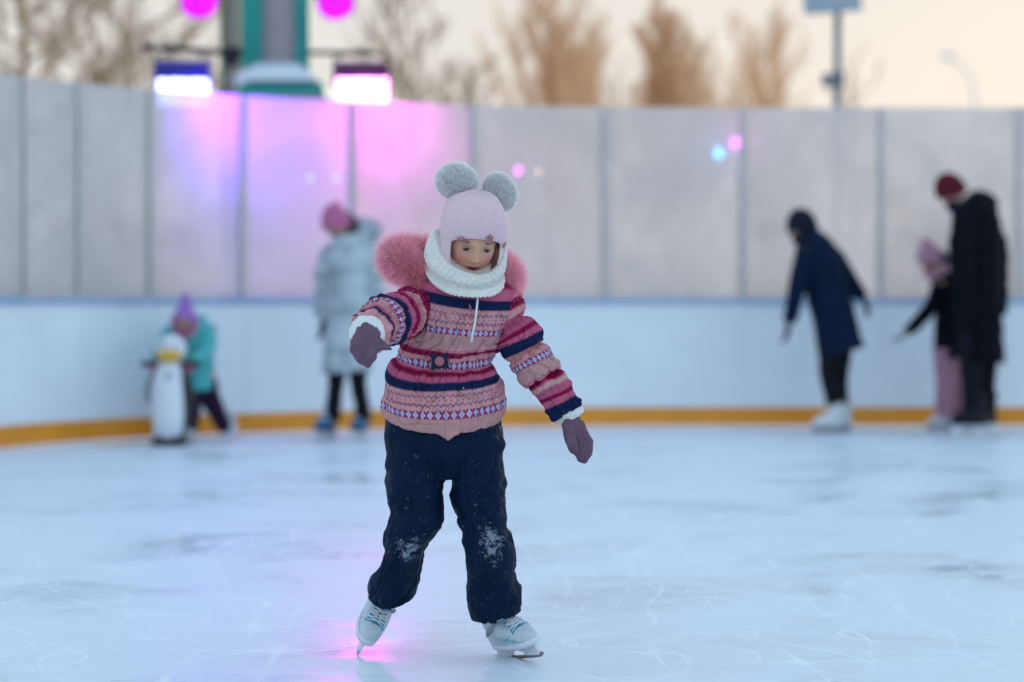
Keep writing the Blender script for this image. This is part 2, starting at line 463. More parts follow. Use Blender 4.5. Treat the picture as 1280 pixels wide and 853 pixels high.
def ice_mat():
    m, nt, out = new_mat('rink_ice'); L = nt.links.new
    p = nt.nodes.new('ShaderNodeBsdfPrincipled'); L(p.outputs[0], out.inputs['Surface'])
    tc = nt.nodes.new('ShaderNodeTexCoord')
    def noise(scale, detail=5., rough=.6, dist=0., st=(1, 1, 1)):
        mp = nt.nodes.new('ShaderNodeMapping'); mp.inputs['Scale'].default_value = st
        L(tc.outputs['Object'], mp.inputs['Vector'])
        n = nt.nodes.new('ShaderNodeTexNoise'); setin(n, Scale=scale, Detail=detail, Roughness=rough, Distortion=dist)
        L(mp.outputs[0], n.inputs['Vector']); return n.outputs['Fac']
    def rng(v, a, b, c, d):
        r = nt.nodes.new('ShaderNodeMapRange'); setin(r, From_Min=a, From_Max=b, To_Min=c, To_Max=d); L(v, r.inputs['Value']); return r.outputs[0]
    def mth(op, a, b=None):
        n = nt.nodes.new('ShaderNodeMath'); n.operation = op
        for i, q in enumerate((a, b)):
            if q is None: continue
            if isinstance(q, (int, float)): n.inputs[i].default_value = q
            else: L(q, n.inputs[i])
        return n.outputs[0]
    def scratch(scale, w, off):
        mp = nt.nodes.new('ShaderNodeMapping'); mp.inputs['Location'].default_value = off
        L(tc.outputs['Object'], mp.inputs['Vector'])
        n = nt.nodes.new('ShaderNodeTexNoise'); setin(n, Scale=scale, Detail=0.0, Roughness=.4, Distortion=.1)
        L(mp.outputs[0], n.inputs['Vector'])
        a = mth('ABSOLUTE', mth('SUBTRACT', n.outputs['Fac'], .5))
        return rng(a, 0.0, w, 1.0, 0.0)
    s = mth('MAXIMUM', scratch(1.1, .006, (0, 0, 0)), scratch(1.7, .007, (7, 3, 0)))
    s = mth('MAXIMUM', s, scratch(.8, .0045, (17, 9, 0)))
    s = mth('MAXIMUM', s, scratch(1.6, .005, (3, 29, 0)))
    s = mth('MAXIMUM', s, scratch(1.4, .006, (31, 2, 0)))
    s = mth('MAXIMUM', s, scratch(2.1, .005, (11, 47, 0)))
    s = mth('MAXIMUM', s, scratch(1.9, .004, (53, 8, 0)))
    s = mth('MAXIMUM', s, scratch(1.2, .003, (5, 71, 0)))
    s = mth('MULTIPLY', s, rng(noise(3.0), .35, .65, .15, 1.0))
    wet = rng(noise(1.15, 6., .62, .5, (1, .9, 1)), .48, .66, 0.0, 1.0)   # wetter, clearer patches
    fine = noise(26., 4., .7)
    cr = nt.nodes.new('ShaderNodeMix'); cr.data_type = 'RGBA'
    cr.inputs[6].default_value = (.72, .785, .84, 1); cr.inputs[7].default_value = (.63, .72, .80, 1)
    L(wet, cr.inputs[0])
    cs = nt.nodes.new('ShaderNodeMix'); cs.data_type = 'RGBA'; cs.inputs[7].default_value = (.94, .96, .98, 1)
    L(cr.outputs[2], cs.inputs[6]); L(mth('MULTIPLY', s, .75), cs.inputs[0])
    cf = nt.nodes.new('ShaderNodeVectorMath'); cf.operation = 'SCALE'; L(cs.outputs[2], cf.inputs[0]); L(rng(fine, .3, .7, .96, 1.04), cf.inputs['Scale'])
    L(cf.outputs[0], p.inputs['Base Color'])
    rg = mth('ADD', rng(wet, 0, 1, .40, .13), mth('MULTIPLY', s, .2))
    L(rg, p.inputs['Roughness'])
    p.inputs['IOR'].default_value = 1.31
    L(rng(wet, 0, 1, .40, .65), p.inputs['Specular IOR Level'])
    b1 = nt.nodes.new('ShaderNodeBump'); setin(b1, Strength=.22, Distance=.004)
    hh = mth('ADD', mth('MULTIPLY', noise(14., 4., .6, .3, (.6, 1, 1)), .8), mth('MULTIPLY', noise(90., 2., .5), .16))
    hh = mth('ADD', hh, mth('MULTIPLY', s, -.12))
    L(hh, b1.inputs['Height']); L(b1.outputs[0], p.inputs['Normal'])
ice_mat()

# ================================================================== SETTING
def struct(name, me, m):
    o = link(name, me, m); o['kind'] = 'structure'; return o
# barrier plan (x, y) post positions, from the left corner towards the right
PLAN = [(-3.62, 11.2), (-3.62, 12.3), (-3.60, 13.4), (-3.52, 14.35), (-3.36, 15.1), (-3.13, 15.7), (-2.86, 16.15), (-2.46, 16.65),
        (-1.89, 17.15), (-1.14, 17.6), (-.27, 17.95), (.71, 18.15), (1.745, 18.2), (2.785, 18.2), (3.83, 18.2), (4.87, 18.2), (5.91, 18.2), (6.95, 18.2)]
PL = [Vector((x, y, 0)) for x, y in PLAN]
def plan_fine(off=0.0, k=6):
    A = np.array(PLAN); t = np.linspace(0, len(A) - 1, (len(A) - 1) * k + 1)
    P = crom(A, t); d = np.gradient(P, axis=0); d /= np.linalg.norm(d, axis=1, keepdims=True)
    n = np.stack([-d[:, 1], d[:, 0]], 1)      # outward (away from the ice)
    return P + n * off
# ground beyond and under the rink
gp = [(-400, -60, -.06), (400, -60, -.06), (400, 900, -.06), (-400, 900, -.06)]
struct('snow_ground', mesh_np(gp, [(0, 1, 2, 3)], False), M_('snow'))
ip = plan_fine(0.02)
poly = [(-3.6, -8)] + [tuple(p) for p in ip] + [(16, 18.2), (16, -8)]
struct('ice', mesh_np([(x, y, 0) for x, y in poly], [tuple(range(len(poly)))], False), M_('rink_ice'))

# ------------------------------------------------------------------ rink barrier
BH = 0.972; GT = 2.405
bar = thing('rink_barrier', (0, 18.2, 0), 'white rink boards with orange kick strip and tall frosted clear panels on top', 'rink barrier')
def strip(off0, off1, z0, z1, i0, i1, k=6):
    """slab following the plan between posts i0 and i1"""
    a = plan_fine(off0, k)[i0 * k:i1 * k + 1]; b = plan_fine(off1, k)[i0 * k:i1 * k + 1]
    P = np.zeros((len(a), 4, 3))
    P[:, 0, :2] = a; P[:, 1, :2] = a; P[:, 2, :2] = b; P[:, 3, :2] = b
    P[:, 0, 2] = z0; P[:, 1, 2] = z1; P[:, 2, 2] = z1; P[:, 3, 2] = z0
    return P
def shrink(P, g=0.003):
    P = P.copy(); d = P[1] - P[0]; d /= np.linalg.norm(d[0]); P[0] += d * g
    d = P[-1] - P[-2]; d /= np.linalg.norm(d[0]); P[-1] -= d * g; return P
n = len(PLAN)
for i in range(0, n - 1):
    j = i + 1
    pass
sections = [(0, 2), (2, 4), (4, 6), (6, 8), (8, 10), (10, 12), (12, 13), (13, 15), (15, 17)]
for a, b in sections:
    MB().grid(shrink(strip(0, .05, .148, BH - .05, a, b))).build('board_panel', M_('board_white'), bar, smooth=False)
    P = shrink(strip(-.012, .045, .012, .146, a, b), .002)
    MB().grid(P, c=np.tile(np.array([.82, .30, .010]), (P.shape[0], P.shape[1], 1))).build('kick_strip', M_('kick_yellow'), bar, smooth=False, col=True)
    MB().grid(shrink(strip(-.02, .10, BH - .048, BH, a, b), .001)).build('cap_rail', M_('cap_blue'), bar, smooth=False)
for i in range(n - 1):
    a = np.array(PLAN[i]); b = np.array(PLAN[i + 1])
    P = strip(.040, .052, BH + .002, GT, i, i + 1)
    MB().grid(shrink(P, .022)).build('clear_panel', M_('frosted_acrylic'), bar, smooth=False)
pf = plan_fine(.046)
for i in range(n):
    c = pf[i * 6]; d = pf[min(i * 6 + 1, len(pf) - 1)] - pf[max(i * 6 - 1, 0)]; ang = math.atan2(d[1], d[0])
    M = Matrix.Translation((c[0], c[1], 0)) @ Matrix.Rotation(ang, 4, 'Z')
    q = MB().box((-.019, -.024, BH + .003), (.019, -.008, GT + .0), M=M).box((-.023, .008, BH + .003), (.023, .036, GT), M=M)
    q.box((-.010, -.007, BH + .003), (.010, .007, GT), M=M)
    q.build('post', M_('post_alu'), bar, smooth=False, bevel=.003)
# scuffs: puck marks and black smears on the kick strip come from its noise

# ------------------------------------------------------------------ tower, lighting, street furniture behind
tw = thing('entrance_tower', W(345, 376, 20.2).xy.to_3d(), 'green framed tower with grey siding and a snow covered ledge behind the panels', 'tower')
TY = 20.2
def px_box(mb, x0, x1, y0, y1, Y, depth, c=None):
    a = W(x0, y1, Y); b = W(x1, y0, Y)
    mb.box((a.x, Y, a.z), (b.x, Y + depth, b.z), c); return mb
px_box(MB(), 301, 327, -160, 92, TY, .18).build('corner_post', M_('green_paint'), tw, bevel=.006)
px_box(MB(), 370, 387, -160, 92, TY, .18).build('corner_post', M_('green_paint'), tw, bevel=.006)
q = MB()
for k in range(17):
    y1 = 92 - k * 14; px_box(q, 327.5, 369.5, y1 - 13, y1, TY + .05 + .004 * (k % 2), .12)
q.build('siding', M_('siding_grey'), tw, bevel=.004)
def frus(mb, x0, x1, X0, X1, y0, y1, Y, d0, d1):
    a = W(X0, y1, Y); b = W(X1, y1, Y); c = W(x0, y0, Y); e = W(x1, y0, Y)
    v = [(a.x, Y - d1, a.z), (b.x, Y - d1, b.z), (b.x, Y + .6, b.z), (a.x, Y + .6, a.z), (c.x, Y - d0, c.z), (e.x, Y - d0, e.z), (e.x, Y + .4, e.z), (c.x, Y + .4, c.z)]
    mb.add(v, [(0,3,2,1),(4,5,6,7),(0,1,5,4),(1,2,6,5),(2,3,7,6),(3,0,4,7)]); return mb
frus(MB(), 322, 374, 286, 404, 80, 105, TY, .06, .34).build('ledge_snow', M_('snow'), tw, bevel=.03)
q = MB(); px_box(q, 299, 405, 105.5, 118, TY - .36, .95); q.build('fascia', M_('green_paint'), tw, bevel=.006)
a = W(306, 118, TY - .2); b = W(398, 118, TY - .2)
MB().box((a.x, TY - .2, -.05), (b.x, TY + .5, a.z)).build('base_wall', M_('plaster_white'), tw, bevel=.006)
# tan timber pillar to the left of the tower
pl = thing('timber_pillar', W(287, 376, 20.7).xy.to_3d(), 'tan timber pillar with an olive edge board just left of the green tower', 'pillar')
a = W(284, -160, 20.7); b = W(300, 376, 20.7)
MB().box((a.x, 20.7, -.05), (b.x, 20.9, a.z)).build('pillar_shaft', M_('wood_tan'), pl, bevel=.006)
a = W(274, -160, 20.7); b = W(283.4, 376, 20.7)
MB().box((a.x, 20.72, -.05), (b.x, 20.88, a.z)).build('edge_board', M_('olive_paint'), pl, bevel=.004)

def area(name, loc, tgt, col, power, sx, sy, parent=None, spread=170):
    L = bpy.data.lights.new(name, 'AREA'); L.shape = 'RECTANGLE'; L.size = sx; L.size_y = sy; L.color = col; L.energy = power; L.spread = R(spread)
    o = bpy.data.objects.new(name, L); COL.objects.link(o); o.location = loc
    o.rotation_euler = (Vector(tgt) - Vector(loc)).to_track_quat('-Z', 'Y').to_euler()
    if parent is not None:
        o.parent = parent; o.matrix_parent_inverse = Matrix.Translation(-PIV[parent.name][0])
    return o
def flood(px, bodym, ledm, lightcol, power, label, ybar, tilt, aimx, Y):
    k = Y / FPX
    c = W(px, 107, Y)
    t = thing('led_floodlight', c, label, 'floodlight', 'stage floodlights above the panels')
    hw = 34 * k
    M = Matrix.Translation(c) @ Matrix.Rotation(tilt, 4, 'X')
    hz = 28 * k
    q = MB().box((-hw, .0, -hz), (hw, .10, hz), M=M)
    q.build('housing', bodym, t, bevel=.012)
    q = MB()
    for i in range(12):
        x = -hw + hw * 2 * (i + .5) / 12
        q.box((x - .006, -.055, hz - .002), (x + .006, .09, hz + .018), M=M)
    q.box((-hw, -.040, hz - .105), (hw, -.002, hz - .003), M=M)
    q.build('cooling_fins', bodym, t)
    n_ = 14; q = MB()
    q.box((-hw + .012, -.012, -hz + .012), (hw - .012, -.002, hz - .115), M=M)
    q.build('led_panel', ledm, t, bevel=.01)
    q = MB().tube([M @ Vector((-hw - .012, .05, 0)), M @ Vector((-hw - .012, .05, hz + .03)), c + Vector((-.03, .05, hz + .10)), c + Vector((.03, .05, hz + .10)), M @ Vector((hw + .012, .05, hz + .03)), M @ Vector((hw + .012, .05, 0))], .009, 8)
    q.tube([c + Vector((0, .05, hz + .09)), W(px, ybar, Y) + Vector((0, .05, 0))], .016, 8)
    q.build('yoke', M_('metal_black'), t)
    area('lamp', M @ Vector((0, -.03, -.03)), M @ Vector((aimx, -1.0, -.75)), lightcol, power, hw * 1.6, hz * .6, t, 140)
    return t
flood(229, M_('lamp_bluelit_body'), M_('led_blue'), (.17, .02, 1.0), 44, 'led floodlight glowing blue white on the left arm of the rig', 62, R(8), 2.3, 17.45)
flood(453, M_('lamp_plum_body'), M_('led_magenta'), (.92, .02, .88), 11, 'led floodlight glowing pink white on the right arm of the rig', 67, R(8), .12, 18.25)
def par(px, py, label, tgt):
    Y = 19.0; c = W(px, py, Y); k = Y / FPX; r = 22.5 * k
    t = thing('par_spotlight', c, label, 'spotlight', 'round stage spotlights at the top')
    d = (Vector(tgt) - c).normalized()
    MB().tube([c, c - d * .04, c - d * .2, c - d * .26], [r * 1.06, r * 1.06, r * .9, r * .5], 24).build('can', M_('metal_black'), t)
    MB().tube([c + d * .003, c + d * .012, c + d * .02], [r, r, r * .9], 24).build('lens', M_('par_magenta'), t)
    MB().tube([c - d * .1 + Vector((-r * 1.1, 0, 0)), c - d * .1 + Vector((-r * 1.1, 0, .2)), c - d * .1 + Vector((r * 1.1, 0, .2)), c - d * .1 + Vector((r * 1.1, 0, 0))], .01, 8).build('yoke', M_('metal_black'), t)
    s = bpy.data.lights.new('lamp', 'SPOT'); s.energy = 2.5; s.color = (.8, .06, 1.0); s.spot_size = R(45); s.spot_blend = .6; s.shadow_soft_size = r
    o = bpy.data.objects.new('lamp', s); COL.objects.link(o); o.location = c + d * .05; o.rotation_euler = d.to_track_quat('-Z', 'Y').to_euler()
    o.parent = t; o.matrix_parent_inverse = Matrix.Translation(-PIV[t.name][0])
par(249, 2, 'round magenta spotlight at the top left of the green tower', (-1.6, 16.0, 1.2))
par(420, 4, 'round magenta spotlight at the top right of the green tower', (-.6, 15.6, 1.0))
# rig arms: dark bars on both sides of the tower
rg = thing('lighting_rig', W(300, 376, 19.3).xy.to_3d(), 'dark lighting rig with mast and horizontal arms behind the panels', 'lighting rig')
q = MB(); q.tube([W(178, 59, 17.5), W(250, 63, 17.5), W(301, 66, 17.5), W(301, 66, 20.24)], .020, 8); q.tube([W(205, 57, 17.5), W(301, 72, 17.5)], .011, 8)
q.build('arm', M_('metal_black'), rg)
q = MB(); q.tube([W(387, 66, 20.24), W(387, 66, 18.3), W(474, 67, 18.3)], .018, 8); q.build('arm', M_('metal_black'), rg)
q = MB(); q.tube([W(291, -120, 19.4), W(291, 60, 19.4), Vector((W(291, 60, 19.4).x, 19.4, -.05))], .022, 10); q.build('mast', M_('pole_grey'), rg)
q = MB(); px_box(q, 279, 298, 58, 82, 19.32, .12); q.build('ballast_box', M_('metal_black'), rg, bevel=.01)

# small bulbs added behind the panels for light dots reflected in them
def bulb(px, py, m, label, r=.045, Y=18.42):
    c = W(px, py, Y)
    t = thing('reflection_bulb', c, label, 'bulb', 'small coloured bulbs added for light dots reflected in the panels')
    mb = MB(); pts = []; rs = []
    for k in range(9):
        a = math.pi * k / 8; pts.append(c + Vector((0, 0, -r * math.cos(a)))); rs.append(max(r * .8 * math.sin(a), .0004))
    mb.tube(pts, rs, 14); mb.build('globe', m, t)
    MB().tube([c + Vector((0, 0, r * .9)), c + Vector((0, 0, r * 1.5))], .014, 8).build('socket', M_('metal_black'), t)
    MB().tube([c + Vector((0, 0, r * 1.5)), Vector((c.x, Y - .12, GT + .004))], .002, 5).build('cable', M_('pole_grey'), t)
bulb(898, 191, M_('glint_cyan'), 'cyan bulb added as a reflected light dot beside the magenta one on the frosted panel', .042)
bulb(919, 179, M_('glint_magenta'), 'large magenta bulb added as a reflected light dot beside the cyan one on the frosted panel', .040)
bulb(648, 213, M_('glint_magenta'), 'faint magenta bulb added as a reflected light dot just right of the girl hat pompom', .030)
bulb(673, 214, M_('glint_warm'), 'faint warm orange bulb added as a reflected light dot right of the girl hat', .024)

bulb(388, 222, M_('glint_cyan'), 'pale blue bulb added as a reflected light dot above left of the pink hatted woman', .020, 17.95)
bulb(420, 223, M_('glint_cyan'), 'pale blue bulb added as a reflected light dot straight above the pink hatted woman', .018, 18.0)

# solar street lamp on the right
sl = thing('solar_street_lamp', W(1047, 376, 24).xy.to_3d(), 'grey pole with a flat solar panel on top and a camera box midway', 'street lamp')
p = W(1047, 20, 24)
MB().tube([Vector((p.x, 24, -.05)), Vector((p.x, 24, p.z + .1))], [.045, .038], 14).build('pole', M_('pole_grey'), sl)
a = W(1004, 14, 24); b = W(1076, -14, 24)
M = Matrix.Translation(((a.x + b.x) / 2, 24, (a.z + b.z) / 2)) @ Matrix.Rotation(R(52), 4, 'X') @ Matrix.Rotation(R(-6), 4, 'Y')
MB().box((-.285, -.17, -.015), (.285, .17, .015), M=M).build('solar_panel', M_('panel_grey'), sl, bevel=.006)
q = MB(); q.tube([W(1030, 97, 23.9), W(1055, 97, 23.9)], .03, 8); px_box(q, 1029, 1040, 92, 108, 23.75, .14); px_box(q, 1043, 1055, 88, 110, 23.8, .14)
q.build('camera_box', M_('pole_grey'), sl, bevel=.008)
# far cobra head lamp
fl = thing('street_lamp', W(1218, 376, 70).xy.to_3d(), 'thin far street lamp with a curved arm near the right edge', 'street lamp')
q = MB(); a = W(1218, 376, 70); q.tube([Vector((a.x, 70, -.05)), W(1218, 120, 70), W(1213, 95, 70), W(1200, 80, 70), W(1188, 72, 70)], [.05, .04, .035, .03, .03], 8)
q.build('pole', M_('plaster_white'), fl)
MB().tube([W(1192, 74, 70), W(1184, 70, 70), W(1177, 70, 70)], [.05, .11, .04], 8).build('lamp_head', M_('plaster_white'), fl)

# ------------------------------------------------------------------ bare trees
def tree(px, topy, Y, spread, label, bark, seed, dens=1.0, lean=0.0, up=0.75, trunk_r=None, twigm=None):
    rnd = random.Random(seed)
    base = W(px, 376, Y); base.z = -.05
    H = W(px, topy, Y).z + .05
    t = thing('bare_tree', base, label, 'tree', 'leafless trees behind the rink')
    tr = MB(); cr = MB()
    r0 = trunk_r or H * .016
    pts = [base + Vector((lean * H * k / 8 + rnd.uniform(-.02, .02) * H * (k > 0), rnd.uniform(-.02, .02) * H, H * .96 * k / 8)) for k in range(9)]
    tr.tube(pts, [r0 * (1 - .93 * k / 8) for k in range(9)], 8)
    tr.build('trunk', bark, t)
    def br(p, d, L, r, lv):
        n_ = 4; q = [p]; dd = d.copy()
        for k in range(n_):
            dd = (dd + Vector((rnd.uniform(-.16, .16), rnd.uniform(-.16, .16), rnd.uniform(-.05, .16)))).normalized(); q.append(q[-1] + dd * (L / n_))
        cr.tube(q, [r * (1 - .75 * k / n_) for k in range(n_ + 1)], 4 if lv < 2 else 3, caps=False)
        if lv >= 3: return
        m_ = int((7, 7, 8)[lv] * dens)
        for k in range(m_):
            f = (k + 1) / (m_ + .3); i = min(int(f * n_), n_ - 1); pp = q[i].lerp(q[i + 1], f * n_ - i)
            ax = Vector((rnd.gauss(0, 1), rnd.gauss(0, 1), rnd.gauss(0, .5))).normalized()
            nd_ = (dd * .8 + ax * .62 + Vector((0, 0, up * .3))).normalized()
            br(pp, nd_, L * rnd.uniform(.38, .62) * (1 - .2 * f), max(r * .5, H * .0009), lv + 1)
    nb = int(30 * dens)
    for k in range(nb):
        f = .22 + .74 * (k / nb); i = min(int(f * 8), 7); p = pts[i].lerp(pts[i + 1], f * 8 - i)
        az = k * 2.4 + rnd.uniform(-.5, .5)
        d = Vector((math.cos(az), math.sin(az), up * rnd.uniform(.8, 1.4))).normalized()
        br(p, d, spread * H * rnd.uniform(.7, 1.1) * (1.15 - .8 * f), r0 * .38 * (1.1 - .8 * f), 0)
    cr.build('crown', twigm or bark, t)
    return t
tree(20, -190, 30, .42, 'big brown bare tree spreading over the left edge of the frame', M_('bark_brown'), 3, .80, 0, .45)
tree(150, -120, 36, .40, 'broad brown bare tree between the left edge and the blue floodlight', M_('bark_brown'), 5, .78, .02, .5)
tree(512, -60, 40, .30, 'brown bare tree right of the pink floodlight', M_('bark_brown'), 8, .85, 0, .9)
tree(575, 70, 55, .30, 'low brown bare tree right behind the girl hat', M_('bark_brown'), 9, .75, 0, .9)
tree(692, -5, 50, .40, 'tall bare tree with dark trunk and orange twigs', M_('bark_dark'), 12, 1.0, 0, 1.5, twigm=M_('bark_sun_orange'))
tree(726, 45, 53, .36, 'shorter orange bare tree touching the dark trunk tree on its right', M_('bark_sun_orange'), 13, .9, 0, 1.6)
tree(762, 88, 60, .40, 'small brownish bare tree low between the two orange ones', M_('bark_brown'), 14, .7, 0, 1.2)
tree(832, 18, 52, .34, 'dense orange bare tree in the middle of the skyline', M_('bark_sun_orange'), 15, 1.15, 0, 1.9)
tree(866, 58, 54, .36, 'shorter orange bare tree just right of the dense orange one', M_('bark_sun_orange'), 16, .9, 0, 1.6)
tree(950, 40, 58, .42, 'pale orange bare tree left of the solar lamp pole', M_('bark_sun_orange'), 18, .9, 0, 1.5)
tree(1062, 60, 66, .28, 'sparse bare tree just behind the solar lamp pole', M_('bark_brown'), 21, .55, 0, 1.2)

# ================================================================== PEOPLE
def fur(mb, pts, nrm, length, col, n, w=.0011, seed=1, droop=.25, jit=.35, segs=3, tipc=1.25, comb=None):
    """tapered strands growing from points; each a thin curved strip"""
    rg = np.random.default_rng(seed); idx = rg.integers(0, len(pts), n)
    for i in idx:
        p = Vector(pts[i]); d = Vector(nrm[i]) + Vector(rg.normal(0, jit, 3))
        if comb is not None: d += comb
        d.normalize(); L = length * rg.uniform(.6, 1.15)
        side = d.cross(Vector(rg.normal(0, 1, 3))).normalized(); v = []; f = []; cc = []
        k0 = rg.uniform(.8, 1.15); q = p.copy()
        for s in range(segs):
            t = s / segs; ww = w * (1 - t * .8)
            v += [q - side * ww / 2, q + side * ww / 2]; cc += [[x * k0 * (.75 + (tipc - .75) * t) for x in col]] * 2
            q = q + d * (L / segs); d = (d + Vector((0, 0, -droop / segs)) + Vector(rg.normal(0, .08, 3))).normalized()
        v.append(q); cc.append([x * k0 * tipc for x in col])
        for s in range(segs - 1): f.append((2 * s, 2 * s + 1, 2 * s + 3, 2 * s + 2))
        f.append((2 * segs - 2, 2 * segs - 1, 2 * segs))
        mb.add(v, f, cc)
def ball_pts(c, rx, ry, rz, n, seed, M=None):
    rg = np.random.default_rng(seed); d = rg.normal(0, 1, (n, 3)); d /= np.linalg.norm(d, axis=1, keepdims=True)
    p = d * np.array([rx, ry, rz]); nn = d / np.array([rx, ry, rz]); nn /= np.linalg.norm(nn, axis=1, keepdims=True)
    if M is not None:
        m = np.array(M.to_3x3()); p = p @ m.T; nn = nn @ m.T
    return p + np.array(c), nn
def ellipsoid(mb, c, rx, ry, rz, M=None, col=None, nu=24, nv=16):
    P = np.zeros((nv, nu, 3))
    for i in range(nv):
        a = math.pi * (i + .02) / (nv - 1 + .04)
        for j in range(nu):
            t = 2 * math.pi * j / nu
            v = Vector((rx * math.sin(a) * math.sin(t), -ry * math.sin(a) * math.cos(t), rz * math.cos(a)))
            P[i, j] = Vector(c) + (M.to_3x3() @ v if M is not None else v)
    mb.grid(P, c=col)
def head_matrix(c, yaw, pitch, roll):
    return Matrix.Translation(c) @ Matrix.Rotation(R(yaw), 4, 'Z') @ Matrix.Rotation(R(roll), 4, 'Y') @ Matrix.Rotation(R(pitch), 4, 'X')
def hand_chains(w, d, thumb, s=1.0, curl=.35, palm_n=None):
    """five fingered hand from wrist w pointing along d; thumb = direction of the thumb side"""
    w = Vector(w); d = Vector(d).normalized(); t = Vector(thumb); t = (t - d * t.dot(d)).normalized(); nrm = d.cross(t).normalized()
    if palm_n is not None and nrm.dot(Vector(palm_n)) < 0: nrm = -nrm
    ch = []
    pk = w + d * .075 * s
    for k, off in enumerate((-.030, -.010, .010, .030)):
        ch.append([(w + t * off * .6 * s + d * .01 * s, .015 * s), (pk + t * off * s, .0115 * s)])
    for k, (off, ln) in enumerate(((.031, .066), (.011, .075), (-.010, .070), (-.030, .054))):
        a = pk + t * off * s; c1 = curl * .6; b = a + (d * math.cos(c1) + nrm * math.sin(c1) + t * off * 2.2) * ln * .5 * s
        c2 = curl * 1.8; e = b + (d * math.cos(c2) + nrm * math.sin(c2) + t * off * 1.2) * ln * .5 * s
        ch.append([(a, .0098 * s), (b, .0088 * s), (e, .0072 * s)])
    b0 = w + d * .02 * s + t * .022 * s; b1 = b0 + (d * .75 + t * .75 + nrm * .3).normalized() * .036 * s; b2 = b1 + (d * .95 + t * .35 + nrm * .3).normalized() * .030 * s
    ch.append([(b0, .0145 * s), (b1, .0115 * s), (b2, .0085 * s)])
    return ch

